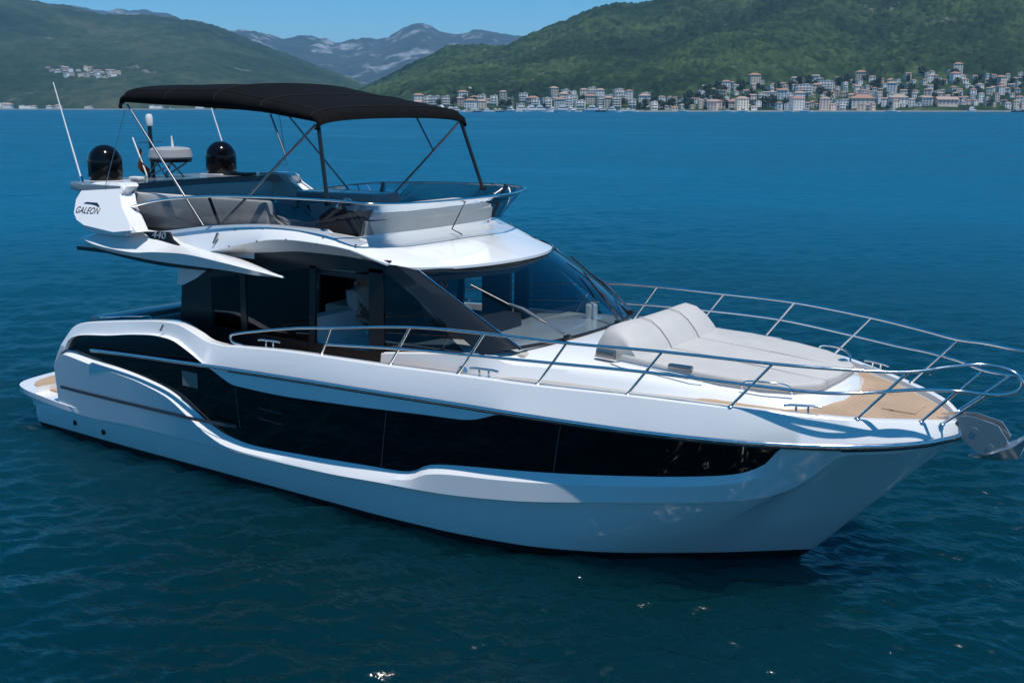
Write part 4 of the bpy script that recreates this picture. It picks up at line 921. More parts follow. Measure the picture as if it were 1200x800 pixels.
# ---- flybridge: side blades, arch fins, badges
for s in (-1, 1):
    cr = cur([(2.19,2.915),(2.8,2.835),(3.36,2.81),(3.8,2.845),(4.34,2.865),(5.08,2.81),(5.6,2.755),(6.06,2.705)])
    lo = cur([(2.19,2.885),(2.32,2.83),(3.22,2.75),(3.98,2.72),(4.55,2.715),(5.02,2.71),(5.6,2.69),(6.06,2.695)])
    yo = cur([(2.19,1.93),(2.6,1.98),(4.3,1.98),(5.1,1.965),(6.06,1.93)])
    yi = cur([(2.19,1.70),(2.6,1.62),(4.2,1.56),(5.1,1.68),(6.06,1.90)])
    ti = cur([(2.19,2.945),(2.45,3.02),(3.0,3.06),(3.5,3.04),(3.9,2.95),(4.34,2.89),(5.08,2.82),(6.06,2.71)])
    xs = np.linspace(2.19, 6.06, 60); A = np.stack
    top_i = A([xs, s*yi(xs), ti(xs)], -1); cre = A([xs, s*yo(xs), cr(xs)], -1); low = A([xs, s*(yo(xs) - .05), lo(xs)], -1); lin = A([xs, s*yi(xs), lo(xs)], -1)
    midt = top_i*.5 + cre*.5 + np.array([0, 0, .015])
    bm = bmesh.new(); V = loft(bm, [lin, top_i, midt, cre, low, lin]); weld(bm)
    bl = bm_obj('side_blade', bm, M['gel'], fly, smooth=28)
    k = (xs > 2.42) & (xs < 4.75)
    bm = bmesh.new(); a = low[k] + np.array([0, 0, -.002]); b = lin[k] + np.array([0, 0, -.002]); dn = np.stack([0*a[:,0], 0*a[:,0], -.045*np.sin(np.linspace(.15, 1, len(a))*math.pi*.75)], -1)
    loft(bm, [a, a + dn, b + dn, b]); bm_obj('blade_underside', bm, M['blacktrim'], bl, smooth=30)
    # fin of the radar arch
    fin_poly = [(1.89,3.40),(1.905,3.53),(1.98,3.60),(2.12,3.635),(2.52,3.655),(2.74,3.64),(2.80,3.60),(2.72,3.50),(2.92,3.33),(3.27,3.16),(3.46,3.07),(3.03,3.02),(2.36,3.10),(2.14,3.13),(2.00,3.22)]
    bm = bmesh.new(); prism_bm(bm, fin_poly, -.12, .12, bev=.03)
    for v in bm.verts:
        v.co.y = v.co.y + s * (fin_y(v.co.x, v.co.z) - .12)
    fn = bm_obj('arch_fin', bm, M['gel'], fly, smooth=35)
    bm = bmesh.new(); prism_bm(bm, [(2.05,3.12),(2.36,3.09),(3.05,3.05),(3.05,2.98),(2.36,2.98),(2.12,3.03)], s*1.5, s*1.84, bev=.02); bm_obj('fin_fillet', bm, M['gel'], fn)
    # dark plaque
    bm = bmesh.new(); prism_bm(bm, [(3.27,3.05),(3.80,3.075),(3.86,2.985),(3.99,2.915),(4.26,2.865),(4.75,2.82),(4.3,2.84),(3.80,2.895),(3.50,2.945)], s*1.70, s*1.735); bd = bm_obj('badge_plate', bm, M['pillar'], fly, smooth=0)
    globals()['BADGE' if s < 0 else 'BADGE_P'] = bd; globals()['FIN' if s < 0 else 'FIN_P'] = fn

def lettering(name, body, size, loc, rot, m_, parent, ext=.003, shear=0.0, xs=1.0, yfun=None):
    c = bpy.data.curves.new(name, 'FONT'); c.body = body; c.size = size; c.extrude = ext; c.shear = shear; c.align_x = 'CENTER'; c.space_character = 1.05
    o = bpy.data.objects.new(name, c); COL.objects.link(o); bpy.context.view_layer.update()
    me = bpy.data.meshes.new_from_object(o.evaluated_get(bpy.context.evaluated_depsgraph_get()))
    bpy.data.objects.remove(o); bpy.data.curves.remove(c)
    me.transform(Matrix.Diagonal((xs, 1, 1, 1)))
    me.transform(Matrix.Translation(loc) @ rot); me.name = name; me.materials.clear(); me.materials.append(m_)
    if yfun:
        for v in me.vertices: v.co.y = yfun(v.co.x, v.co.z) + math.copysign(.004 + abs(abs(v.co.y) - abs(loc[1])) , loc[1])
    return link(name, me, parent)
RS = Matrix.Rotation(R(90), 4, 'X'); RP = Matrix.Rotation(R(180), 4, 'Z') @ RS
tl = Matrix.Rotation(R(-7), 4, 'X')
lettering('arch_lettering', 'GALEON', .115, (2.29, -fin_y(2.29, 3.27) - .004, 3.245), RS, M['navy'], FIN, xs=1.05, yfun=lambda x, z: -fin_y(x, z))
lettering('arch_lettering', 'GALEON', .115, (2.29, fin_y(2.29, 3.27) + .004, 3.245), RP, M['navy'], FIN_P, xs=1.05, yfun=lambda x, z: fin_y(x, z))
for s, fn in ((-1, FIN), (1, FIN_P)):
    bm = bmesh.new(); poly = [(2.13,3.365),(2.17,3.385),(2.40,3.385),(2.47,3.35),(2.49,3.33),(2.40,3.35),(2.3,3.362)]
    prism_bm(bm, poly, -.004, .004)
    for v in bm.verts: v.co.y += s * (fin_y(v.co.x, v.co.z) + .003)
    bm_obj('arch_emblem', bm, M['navy'], fn, smooth=0)
lettering('badge_lettering', '440', .115, (3.60, -1.738, 2.985), RS, M['silver'], BADGE, shear=.25, xs=1.55)
lettering('badge_lettering', '440', .115, (3.60, 1.738, 2.985), RP, M['silver'], BADGE_P, shear=.25, xs=1.55)
for s in (-1, 1):
    for x_ in (4.9, 5.4, 5.9, 6.4, 6.85):
        for f_, k_ in ((lambda q: float(fT(q)) - .055, 1.592), (lambda q: float(fC(q)) + .0, 1.70)):
            bm = bmesh.new(); bmesh.ops.create_uvsphere(bm, u_segments=8, v_segments=5, radius=.013)
            bmesh.ops.transform(bm, matrix=Matrix.Translation((x_, s * (k_ - (.06 if x_ > 6.6 else 0)), f_(x_))), verts=bm.verts[:]); bm_obj('snap_stud', bm, M['dsteel'], fly)
    tube('rod_holder', [(4.60, s*1.685, 2.98), (4.66, s*1.66, 3.11)], .017, M['dsteel'], fly, seg=10)
# arch platform carrying domes and radar
bm = bmesh.new(); slab_bm(bm, [(1.15,-.9),(1.35,-1.45),(1.95,-1.68),(2.72,-1.62),(2.45,-1.2),(2.30,-.6),(2.28,0),(2.30,.6),(2.45,1.2),(2.72,1.62),(1.95,1.68),(1.35,1.45),(1.15,.9),(1.1,0)], 3.50, 3.61, .03)
arch = bm_obj('radar_arch', bm, M['greydeck'], fly, smooth=40)
for s in (-1, 1):
    bm = bmesh.new()
    prof = [(.0,0),(.21,0),(.225,.02),(.225,.06),(.235,.07),(.235,.27)] + [(.235*math.cos(a), .27 + .235*math.sin(a)*1.02) for a in np.linspace(.1, math.pi/2, 9)]
    prof[-1] = (0, prof[-1][1])
    lathe_bm(bm, prof, (1.61, s*1.05, 3.61), 32); bm_obj('satellite_dome', bm, M['dome'], arch, smooth=50)
    rbox('dome_foot', (1.61, s*1.05, 3.612), (.5, .46, .02), M['gel'], arch, .008)
for s, b0, t0 in ((-1, (1.50,-1.36,3.58), (0.96,-1.34,4.98)), (1, (1.50,1.36,3.58), (.96,1.34,4.98))):
    b0, t0 = np.array(b0), np.array(t0)
    a = tube('whip_antenna', [b0 + (t0-b0)*.06, t0], .014, M['white'], arch, seg=8, r2=.007)
    tube('antenna_base', [b0, b0 + (t0-b0)*.07], .024, M['steel'], a, seg=10)
# radar scanner on its bracket, mast with light
bm = bmesh.new(); lathe_bm(bm, [(0,0),(.30,0),(.325,.03),(.30,.14),(.26,.165),(.12,.18),(0,.185)], (1.66, .05, 3.88), 28); rad = bm_obj('radar_scanner', bm, M['radar'], arch, smooth=40)
bm = bmesh.new(); lathe_bm(bm, [(0,0),(.30,0),(.31,.04),(.28,.05),(0,.05)], (1.66, .05, 3.835), 28); bm_obj('scanner_base', bm, M['blacktrim'], rad)
for dy in (-.16, .16):
    for (a, b) in (((1.30, .0), (1.50, .22)), ((1.75, .0), (1.50, .22)), ((1.30, .0), (1.85, .22))):
        tube('bracket_strut', [(a[0], .05 + dy, 3.60 + a[1]), (b[0], .05 + dy*.8, 3.60 + b[1])], .013, M['dsteel'], arch, seg=6)
ms = tube('light_mast', [(1.27, .02, 3.6), (1.25, .02, 4.38)], .030, M['blacktrim'], arch, seg=10)
bm = bmesh.new(); lathe_bm(bm, [(0,0),(.05,0),(.055,.02),(.055,.13),(.04,.17),(0,.18)], (1.25, .02, 4.36), 14); bm_obj('mast_light', bm, M['white'], ms)
tube('mast_spreader', [(1.25,-.20,4.12),(1.25,.24,4.12)], .008, M['dsteel'], ms, seg=6)
tube('horn_post', [(1.72, .05, 4.06), (1.71, .05, 4.22)], .022, M['white'], rad, seg=8, r2=.01)
rbox('horn', (1.9, -.75, 3.64), (.22, .12, .05), M['white'], arch, .02)
rbox('speaker_pod', (2.2, .9, 3.64), (.5, .25, .05), M['blacktrim'], arch, .02)

# ---- flybridge furniture
def capsule(name, pts, r, m_, parent): return tube(name, pts, r, m_, parent, seg=10)
def bench(name, x0, x1, y0, y1, m_seat, parent, z0=2.80, zs=3.08, bev=.05):
    return rbox(name, ((x0+x1)/2, (y0+y1)/2, (z0+zs)/2), (x1-x0, y1-y0, zs-z0), m_seat, parent, bev)
sf = bench('fly_sofa', 2.4, 5.4, -1.36, -.72, M['greyv'], fly)
rbox('sofa_back', (3.75, -1.31, 3.28), (3.0, .15, .46), M['lgrey'], sf, .05)
sb = bench('fly_sofa', 2.35, 3.0, -.7, 1.36, M['greyv'], fly)
rbox('sofa_back', (2.42, 0.0, 3.29), (.16, 2.66, .48), M['lgrey'], sb, .05)
bm = bmesh.new(); prism_bm(bm, [(4.70,2.95),(4.66,3.44),(4.98,3.45),(5.12,3.42),(5.20,3.34),(5.40,3.31),(5.52,3.24),(5.55,2.95)], -1.34, -.80, bev=.04); bm_obj('sofa_arm', bm, M['greyv'], sf, smooth=50)
rbox('sofa_armrest', (5.75, -1.1, 3.06), (.30, .5, .2), M['greyv'], sf, .06)
rbox('wet_bar', (4.3, 1.05, 3.12), (1.5, .6, .66), M['greydeck'], fly, .04)
bm = bmesh.new(); prism_bm(bm, [(5.95,2.80),(5.95,3.35),(6.15,3.47),(6.55,3.44),(6.66,3.30),(6.66,2.80)], -1.22, -.30, bev=.03); cs = bm_obj('fly_helm_console', bm, M['blacktrim'], fly)
tube('helm_wheel', [(5.92 + .06*math.sin(a), -.75 + .17*math.cos(a), 3.36 + .17*math.sin(a)) for a in np.linspace(0, 2*math.pi, 25)[:-1]], .013, M['steel'], cs, closed=True)
bm = bmesh.new(); prism_bm(bm, [(5.05,2.80),(4.98,3.42),(5.06,3.46),(5.16,3.42),(5.24,3.16),(5.55,3.14),(5.6,3.04),(5.5,2.80)], -.62, .0, bev=.04); bm_obj('helm_chair', bm, M['greyv'], fly, smooth=50)
bm = bmesh.new(); prism_bm(bm, [(5.9,2.80),(5.9,3.22),(6.0,3.40),(6.12,3.43),(6.5,3.43),(6.62,3.38),(6.66,3.2),(6.66,2.80)], .15, 1.25, bev=.04); bm_obj('fly_lounge', bm, M['lgrey'], fly, smooth=50)
# front cover panel, clear screen, smoked side screens, rail
y_ = np.linspace(-1.24, 1.24, 25)
bx_ = 6.84 - .10 * (np.abs(y_) / 1.24) ** 2.2; bm = bmesh.new()
a = np.stack([bx_ + .12, y_, np.full_like(y_, 3.085)], -1); b = np.stack([bx_, y_, np.full_like(y_, 3.17)], -1)
f_in = full(I_); kf = (np.abs(f_in[:, 1]) < 1.36); fr = f_in[kf] + np.array([-.01, 0, -.006])
yy = fr[:, 1]; b2 = np.stack([6.84 - .10 * (np.abs(yy) / 1.24) ** 2.2, yy * .93, 3.175 + 0*yy], -1)
loft(bm, [fr, (fr + b2) / 2 + np.array([-.05, 0, -.012]), b2]); bm_obj('screen_fairing', bm, M['gel'], fly, smooth=50)
bm = bmesh.new(); c = b2 + np.array([-.004, 0, 0]); d = c + np.array([.03, 0, .16]); loft(bm, [c, d, d + np.array([-.03, 0, 0]), c + np.array([-.05, 0, 0])]); bm_obj('screen_cover', bm, M['lgrey'], fly, smooth=40)
RAILC = crom([(2.72,-1.60,3.30),(3.2,-1.62,3.405),(3.65,-1.62,3.475),(4.48,-1.63,3.552),(5.63,-1.63,3.592),(6.7,-1.62,3.60),(7.04,-1.56,3.58),(7.20,-1.30,3.565),(7.33,-.90,3.56),(7.40,-.45,3.56),(7.42,0,3.56)], 5)
rail_full = full(RAILC)
fr_ = tube('fly_rail', rail_full, .016, M['steel'], fly, seg=8)
for s in (-1, 1):
    rc = RAILC * np.array([1, -s, 1]) if s > 0 else RAILC.copy()
    k = rc[:, 0] < 7.06; k &= np.abs(rc[:, 1]) > 1.5; rc = rc[k]
    base = np.stack([np.minimum(rc[:, 0], 6.86) if True else rc[:, 0], s * np.where(rc[:, 0] > 6.3, np.interp(rc[:, 0], [6.3, 7.06], [1.45, 1.22]), 1.50), [float(fT(min(x_, 6.7))) - .01 for x_ in rc[:, 0]]], -1)
    bm = bmesh.new(); loft(bm, [base, base*.5 + rc*.5 + np.array([0, s*.02, 0]), rc + np.array([0, 0, -.012])]); bm_obj('smoked_screen', bm, M['smoke'], fly, smooth=50)
    for x_ in (4.5, 6.62):
        i = int(np.argmin(np.abs(rc[:, 0] - x_))); tube('screen_post', [base[i] + np.array([0, -s*.03, 0]), rc[i] + np.array([0, -s*.01, 0])], .022, M['pillar'], fly, seg=6)
kk = np.abs(rail_full[:, 1]) < 1.5; rcf = rail_full[kk]; bfr = np.stack([6.87 - .10 * (np.abs(rcf[:, 1]) / 1.24) ** 2.2, rcf[:, 1] * .80, 3.33 + 0*rcf[:, 0]], -1)
bm = bmesh.new(); loft(bm, [bfr, rcf + np.array([0, 0, -.014])]); bm_obj('clear_screen', bm, M['clear'], fly, smooth=50)
tube('cover_strap', [(7.38,-.15,3.55),(7.02,.02,3.16),(7.12,.10,3.09)], .008, M['blacktrim'], fly, seg=5)

# ---- bimini
crown = cur([(2.5,4.935),(3.4,4.955),(4.3,4.945),(5.2,4.82),(5.7,4.74),(6.18,4.625)]); eave = cur([(2.5,4.70),(3.2,4.675),(4.2,4.645),(5.2,4.575),(5.8,4.50),(6.05,4.465),(6.18,4.45)])
xs = np.linspace(2.52, 6.18, 36); rows = []; prof_y = np.linspace(-1, 1, 25)
for x_ in xs:
    c_, e_ = float(crown(x_)), float(eave(x_)); sag = 0
    for hx in (2.52, 4.35, 6.18): sag = max(sag, math.exp(-((x_ - hx) / .28) ** 2))
    c_ -= .018 * (1 - sag)
    r_ = []
    endr = .05 * (max(0, 1 - abs(x_ - 2.52) / .10) ** 2 + max(0, 1 - abs(x_ - 6.18) / .10) ** 2)
    for v in prof_y:
        ang = v * R(96); yv = 1.40 * math.copysign(abs(math.sin(ang)) ** .92, v); h = max(math.cos(ang), -.2); h = math.copysign(abs(h) ** .62, h)
        r_.append((x_ + (.05 if x_ > 6.0 else 0) * (1 - v*v) * (x_ - 6.0) / .18, yv, e_ + .05 + (c_ - e_ - .05) * h - endr * (1 if abs(v) < .97 else .2)))
    rows.append(np.array(r_))
bm = bmesh.new(); loft(bm, rows)
e0, e1 = rows[0], rows[-1]
loft(bm, [e1, e1 + np.array([.012, 0, -.07]), e1 + np.array([-.05, 0, -.075])]); loft(bm, [e0, e0 + np.array([-.012, 0, -.07]), e0 + np.array([.05, 0, -.075])])
weld(bm)
bim = bm_obj('bimini_canopy', bm, M['canvas'], Y, smooth=60)
md = bim.modifiers.new('thick', 'SOLIDIFY'); md.thickness = .012; md.offset = -1
for i_ in (1, 9, 18, 26, 34):
    tube('canvas_seam', [p + np.array([0, 0, .004]) for p in rows[i_][1:-1]], .007, M['seam'], bim, seg=5)
tube('canvas_seam', [r_[4] + np.array([0, -.004, .004]) for r_ in rows], .006, M['seam'], bim, seg=5)
tube('canvas_seam', [r_[20] + np.array([0, .004, .004]) for r_ in rows], .006, M['seam'], bim, seg=5)
for hx in (2.55, 4.35, 6.15):
    c_, e_ = float(crown(hx)), float(eave(hx)); pts = []
    for v in np.linspace(-1, 1, 21):
        ang = v * R(92); pts.append((hx, 1.36 * math.copysign(abs(math.sin(ang)) ** .92, v), e_ + (c_ - e_ - .04) * max(0, math.cos(ang)) ** .62 - .03))
    tube('canopy_hoop', pts, .016, M['steel'], bim, seg=8)
for s in (-1, 1):
    for (a, b, r) in (((6.14,1.35,4.46),(6.40,1.50,3.54),.024), ((6.10,1.36,4.43),(4.52,1.50,3.18),.017), ((2.64,1.37,4.67),(4.20,1.50,3.16),.015), ((5.34,1.34,4.55),(5.62,1.385,4.06),.014), ((2.60,1.38,4.60),(2.45,1.66,3.60),.005)):
        tube('canopy_pole', [(a[0], s*a[1], a[2]), (b[0], s*b[1], b[2])], r, M['blacktrim'] if r > .022 else M['dsteel'], bim, seg=8)
    rbox('pole_foot', (6.40, s*1.50, 3.55), (.07, .06, .06), M['blacktrim'], bim, .015)

# ---- guard rails
for s in (-1, 1):
    sg = np.array([1, -s, 1]) if s > 0 else np.array([1, 1, 1])
    P = lambda p: np.array(p) * sg
    gr = None
    top = crom([(5.30,-1.90,1.815),(5.12,-1.90,1.83),(5.08,-1.90,1.90),(5.2,-1.91,1.945),(5.57,-1.915,2.02),(6.22,-1.92,2.13),(6.8,-1.92,2.20),(7.95,-1.90,2.335),(8.91,-1.87,2.37),(9.87,-1.81,2.375),(10.84,-1.66,2.385),(11.83,-1.40,2.35),(12.45,-1.13,2.325),(12.89,-.87,2.315),(13.18,-.63,2.355),(13.40,-.46,2.375),(13.58,-.42,2.365),(13.70,-.42,2.325),(13.765,-.42,2.26),(13.745,-.42,2.19),(13.66,-.43,2.135),(13.5,-.45,2.11),(13.24,-.50,2.115),(12.95,-.72,2.13),(12.55,-1.05,2.11),(12.2,-1.23,2.10),(11.62,-1.42,2.125),(10.66,-1.665,2.165),(9.68,-1.80,2.15),(8.72,-1.87,2.12),(7.80,-1.90,2.08),(6.72,-1.92,2.0)], 5)
    gr = tube('bow_rail', top * sg, .0165, M['steel'], Y, seg=8)
    for a, b in (((6.62,-1.90,1.87),(6.80,-1.92,2.20)), ((7.66,-1.90,1.89),(7.95,-1.90,2.33)), ((8.58,-1.87,1.905),(8.91,-1.87,2.365)), ((9.52,-1.79,1.91),(9.87,-1.81,2.37)), ((10.48,-1.66,1.92),(10.84,-1.66,2.38)), ((11.44,-1.41,1.89),(11.83,-1.40,2.345)), ((12.46,-.86,1.81),(12.89,-.87,2.31)), ((12.93,-.46,1.765),(13.24,-.50,2.115)), ((13.08,-.30,1.73),(13.50,-.45,2.11))):
        st_ = tube('stanchion', [P(a), P(b)], .0145, M['steel'], gr, seg=8)
        bm = bmesh.new(); lathe_bm(bm, [(0,0),(.035,0),(.03,.012),(.018,.02),(0,.02)], P(a) - np.array([0, 0, .008]), 10); bm_obj('stanchion_foot', bm, M['steel'], st_)
    # deck cleats
    for (cx, cy, cz) in ((5.72,-1.86,1.845), (8.86,-1.80,1.905), (12.02,-1.10,1.85)):
        bm = bmesh.new(); d = Vector((1, .12 if cx < 11 else .45, 0)).normalized(); c0 = Vector((cx, cy, cz))
        tube_bm(bm, [c0 - d*.17 + Vector((0,0,.062)), c0 - d*.1 + Vector((0,0,.07)), c0 + d*.1 + Vector((0,0,.07)), c0 + d*.17 + Vector((0,0,.062))], .014, 8)
        for q in (-.055, .055): tube_bm(bm, [c0 + d*q - Vector((0,0,.02)), c0 + d*q + Vector((0,0,.07))], .013, 8)
        bmesh.ops.transform(bm, matrix=Matrix.Diagonal((1, 1 if s < 0 else -1, 1, 1)), verts=bm.verts[:]); bm_obj('cleat', bm, M['steel'], Y, smooth=50)
    bm = bmesh.new(); lathe_bm(bm, [(0,0),(.07,0),(.075,.02),(.05,.05),(.04,.03),(0,.03)], (0,0,0), 14); bmesh.ops.transform(bm, matrix=Matrix.Translation((8.36, s*1.50, 1.82)) @ Matrix.Rotation(R(90 if s < 0 else -90), 4, 'X'), verts=bm.verts[:]); bm_obj('deck_vent', bm, M['steel'], trunk)
    bm = bmesh.new(); c0 = Vector((1.42, s*1.80, .86)); tube_bm(bm, [c0 + Vector((-.12,0,.02)), c0 + Vector((.12,0,.03))], .02, 8); tube_bm(bm, [c0 + Vector((-.12,0,-.05)), c0 + Vector((.1,0,-.04))], .016, 8); rbox_bm(bm, c0 + Vector((0,0,-.03)), (.14,.05,.07), .01); bm_obj('stern_fairlead', bm, M['steel'], Y)
    tube('deck_light', [(3.9, s*2.03, 1.85), (3.93, s*2.0, 1.93)], .014, M['dsteel'], hull, seg=8)

# ---- anchor on its stem roller
bm = bmesh.new()
for yy in (-.085, .085):
    prism_bm(bm, [(12.85,1.70),(13.13,1.775),(13.30,1.79),(13.53,1.74),(13.62,1.62),(13.58,1.50),(13.46,1.43),(13.36,1.46),(13.20,1.58),(13.02,1.62)], yy - .007, yy + .007)
for (x_, z_) in ((13.33, 1.66), (13.48, 1.52)):
    tube_bm(bm, [(x_, -.10, z_), (x_, .10, z_)], .030, 12)
rol = bm_obj('anchor_roller', bm, M['anchor'], Y, smooth=40)
bm = bmesh.new(); prism_bm(bm, [(13.0,1.71),(13.42,1.70),(13.58,1.62),(13.70,1.46),(13.66,1.38),(13.58,1.40),(13.50,1.52),(13.38,1.60),(13.0,1.63)], -.02, .02, bev=.007)
a = bm_obj('anchor', bm, M['anchor'], rol, smooth=30)
bm = bmesh.new()   # plough shaped fluke: two plates meeting in a ridge, turned up at the heel
tipv = (13.27, 0, 1.37); ridge = (13.58, 0, 1.38); heel = (13.72, 0, 1.43)
for s in (-1, 1):
    pl = [tipv, ridge, heel, (13.80, s*.09, 1.68), (13.68, s*.15, 1.57), (13.48, s*.13, 1.46)]
    vv = [bm.verts.new(p) for p in pl]
    for q in ((0,1,5),(1,4,5),(1,2,4),(2,3,4)): bm.faces.new([vv[i] for i in q])
weld(bm); bmesh.ops.recalc_face_normals(bm, faces=bm.faces[:]); bmesh.ops.solidify(bm, geom=bm.faces[:], thickness=.018)
bm_obj('fluke', bm, M['anchor'], a, smooth=25)

# ============================================================ things aboard
fs = empty('flag_staff', (1.42, -.20, 3.61)); tag(fs, 'thin white flagstaff on the radar arch with a furled faded red flag', 'flagstaff')
tube('pole', [(0, 0, 0), (-.30, .0, .58)], .012, M['white'], fs, seg=8)
bm = bmesh.new(); 
rows = []
for u in np.linspace(0, 1, 9):
    rows.append([(-.24 + .20*u + .02*math.sin(v*9), .02 + .05*math.sin(u*7 + v*3) , .46 - .30*u*1.1 - v*.26 + .03*math.sin(v*7)) for v in np.linspace(0, 1, 9)])
loft(bm, rows); bmesh.ops.solidify(bm, geom=bm.faces[:], thickness=.006); bm_obj('flag', bm, M['red'], fs, smooth=60)

def person(label, loc, rz, pose, shirt, trousers, hair, skin_c):
    """one continuous skinned figure, local frame: x forward, y left, z up, origin at the pelvis"""
    root = empty('person', loc, rz); tag(root, label, 'person')
    J = pose; names = list(J); me = bpy.data.meshes.new('body'); idx = {n: i for i, n in enumerate(names)}
    edges = [('pelvis','chest'),('chest','neck'),('neck','skull'),('skull','crown'),('chest','shoulder_l'),('shoulder_l','elbow_l'),('elbow_l','wrist_l'),('chest','shoulder_r'),('shoulder_r','elbow_r'),('elbow_r','wrist_r'),('pelvis','hip_l'),('hip_l','knee_l'),('knee_l','ankle_l'),('ankle_l','toe_l'),('pelvis','hip_r'),('hip_r','knee_r'),('knee_r','ankle_r'),('ankle_r','toe_r')]
    rad = dict(pelvis=.14, chest=.15, neck=.058, skull=.085, crown=.07, shoulder=.075, elbow=.045, wrist=.03, hip=.09, knee=.06, ankle=.045, toe=.04)
    pts = [J[n] for n in names]; ed = [(idx[a], idx[b]) for a, b in edges]; rr = [rad[n.split('_')[0]] for n in names]
    for sd_ in ('l', 'r'):   # palm, four fingers and a thumb
        wv = Vector(J['wrist_' + sd_]); d = (wv - Vector(J['elbow_' + sd_])).normalized(); side_ = d.cross(Vector((0, 0, 1))).normalized(); dn = Vector((0, 0, -1))
        pts.append(tuple(wv + d*.07)); rr.append(.032); pi = len(pts) - 1; ed.append((idx['wrist_' + sd_], pi))
        for q, ln in ((-.03, .065), (-.01, .08), (.01, .085), (.03, .075)):
            pts.append(tuple(wv + d*(.09) + side_*q)); rr.append(.011); ed.append((pi, len(pts) - 1))
            pts.append(tuple(wv + d*(.09 + ln*.6) + side_*q + dn*ln*.3)); rr.append(.009); ed.append((len(pts) - 2, len(pts) - 1))
        pts.append(tuple(wv + d*.06 + side_*(.055) + dn*.02)); rr.append(.012); ed.append((idx['wrist_' + sd_], len(pts) - 1))
    me.from_pydata(pts, ed, []); me.materials.append(skin_c); me.materials.append(shirt); me.materials.append(trousers)
    o = link('body', me, root)
    md = o.modifiers.new('skin', 'SKIN'); md.use_smooth_shade = True
    for i, sv in enumerate(me.skin_vertices[0].data): sv.radius = (rr[i], rr[i]); sv.use_root = (i == 0)
    sub = o.modifiers.new('sub', 'SUBSURF'); sub.levels = 2; sub.render_levels = 2
    bpy.context.view_layer.update()
    m2 = bpy.data.meshes.new_from_object(o.evaluated_get(bpy.context.evaluated_depsgraph_get())); o.modifiers.clear(); o.data = m2
    m2.materials.clear()
    for q in (skin_c,): m2.materials.append(q)
    # clothes: offset shells of the body, cut at neckline, cuffs and waist
    def shell(name, keep, m_, off):
        bm = bmesh.new(); bm.from_mesh(m2); bm.normal_update()
        bmesh.ops.delete(bm, geom=[f for f in bm.faces if not keep(f.calc_center_median())], context='FACES')
        for v in bm.verts: v.co += v.normal * off
        return bm_obj(name, bm, m_, root, smooth=60, recalc=False)
    el = {q: Vector(J['elbow_' + q]) for q in 'lr'}; nz = J['neck'][2]; pzv = J['pelvis'][2]; wr = {q: Vector(J['wrist_' + q]) for q in 'lr'}
    def arm_skin(c): return any(((c - el[q]).length < .30 and (c - wr[q]).length < (el[q] - wr[q]).length + .02) or (c - wr[q]).length < .20 for q in 'lr')
    shell('shirt', lambda c: pzv - .02 < c.z < nz - .0 and not arm_skin(c), shirt, .012)
    shell('trousers', lambda c: c.z <= pzv + .05 and not arm_skin(c) and c.z > min(J['ankle_l'][2], J['ankle_r'][2]) + .02, trousers, .010)
    sk = Vector(J['skull'])
    bm = bmesh.new(); bmesh.ops.create_icosphere(bm, subdivisions=3, radius=.105)
    for v in bm.verts: v.co = Vector((v.co.x * 1.02 - .012, v.co.y * .92, v.co.z * 1.05 + .035))
    bmesh.ops.delete(bm, geom=[v for v in bm.verts if v.co.z < .0 and v.co.x > -.03 or v.co.x > .055 and v.co.z < .075], context='VERTS')
    bmesh.ops.transform(bm, matrix=Matrix.Translation(sk), verts=bm.verts[:]); bm_obj('hair', bm, hair, root, smooth=60)
    bm = bmesh.new()
    bmesh.ops.create_cone(bm, segments=8, radius1=.022, radius2=.008, depth=.05, cap_ends=True); bmesh.ops.transform(bm, matrix=Matrix.Translation(sk + Vector((.092, 0, -.01))) @ Matrix.Rotation(R(20), 4, 'Y'), verts=bm.verts[:]); bm_obj('nose', bm, skin_c, root)
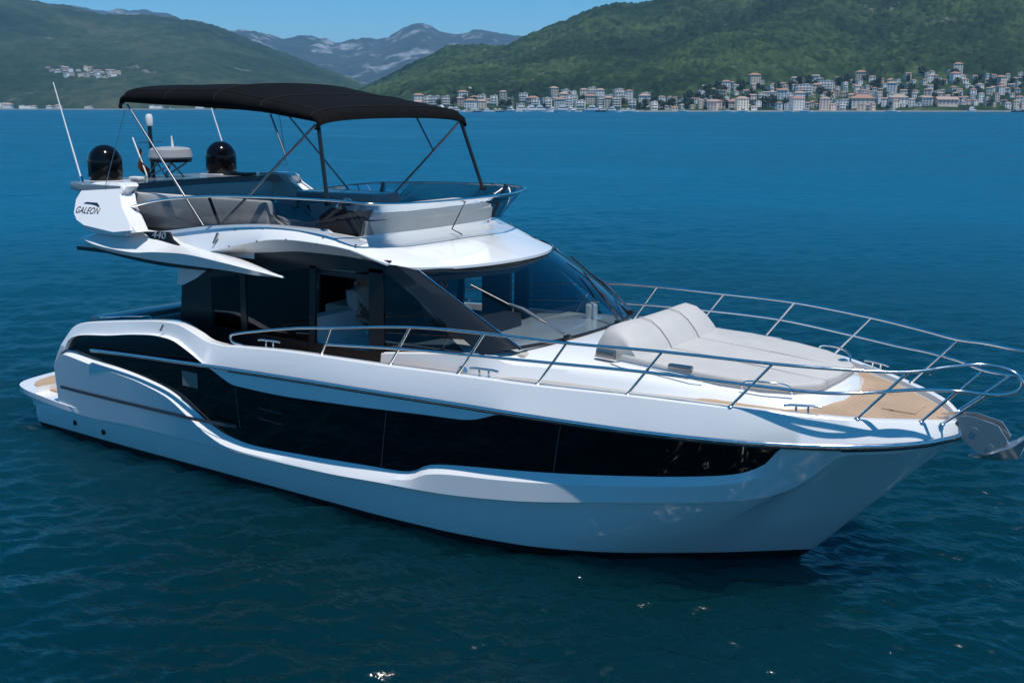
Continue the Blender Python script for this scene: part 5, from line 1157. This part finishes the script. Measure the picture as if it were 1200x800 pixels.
    for q in (-1, 1):
        bm = bmesh.new(); bmesh.ops.create_uvsphere(bm, u_segments=8, v_segments=6, radius=.013); bmesh.ops.transform(bm, matrix=Matrix.Translation(sk + Vector((.078, q*.033, .015))), verts=bm.verts[:]); bm_obj('eye', bm, M['inner'], root)
        bm = bmesh.new(); bmesh.ops.create_uvsphere(bm, u_segments=8, v_segments=6, radius=.03); bmesh.ops.transform(bm, matrix=Matrix.Translation(sk + Vector((0, q*.085, 0))) @ Matrix.Diagonal((.7, .35, 1, 1)), verts=bm.verts[:]); bm_obj('ear', bm, skin_c, root)
    rbox('mouth', tuple(sk + Vector((.078, 0, -.055))), (.015, .045, .010), M['red'], root, .003)
    return root
skinm = mat('skin', (0.45, 0.25, 0.18), 0.5); hairm = mat('dark_hair', (0.03, 0.02, 0.015), 0.6); shirtm = mat('white_cotton', (0.72, 0.72, 0.74), 0.8, bump=.003, bscale=20); trm = mat('tan_cotton', (0.28, 0.18, 0.13), 0.8); pinkm = mat('pale_pink_cotton', (0.62, 0.46, 0.45), 0.8)
def pose(sit):
    p = dict(pelvis=(0,0,0), chest=(.02,0,.42), neck=(.03,0,.56), skull=(.05,0,.70), crown=(.045,0,.77), shoulder_l=(.02,.19,.47), elbow_l=(.08,.25,.20), wrist_l=(.30,.20,.14), shoulder_r=(.02,-.19,.47), elbow_r=(.08,-.25,.20), wrist_r=(.30,-.20,.14), hip_l=(0,.09,-.05), hip_r=(0,-.09,-.05))
    if sit: p.update(knee_l=(.42,.11,-.04), ankle_l=(.45,.11,-.40), toe_l=(.60,.12,-.42), knee_r=(.42,-.11,-.04), ankle_r=(.45,-.11,-.40), toe_r=(.60,-.12,-.42))
    else: p.update(knee_l=(.03,.10,-.45), ankle_l=(0,.10,-.86), toe_l=(.17,.11,-.88), knee_r=(.0,-.10,-.45), ankle_r=(-.04,-.10,-.86), toe_r=(.13,-.11,-.88))
    return p
person('person in a white shirt standing inside the open side doorway behind the helm seat', (5.80,-.36,1.83), R(10), pose(False), shirtm, trm, hairm, skinm)
person('person in a pale pink shirt standing at the dashboard, seen dimly through the windscreen', (7.15,-.42,1.86), R(-5), pose(False), pinkm, trm, hairm, skinm)
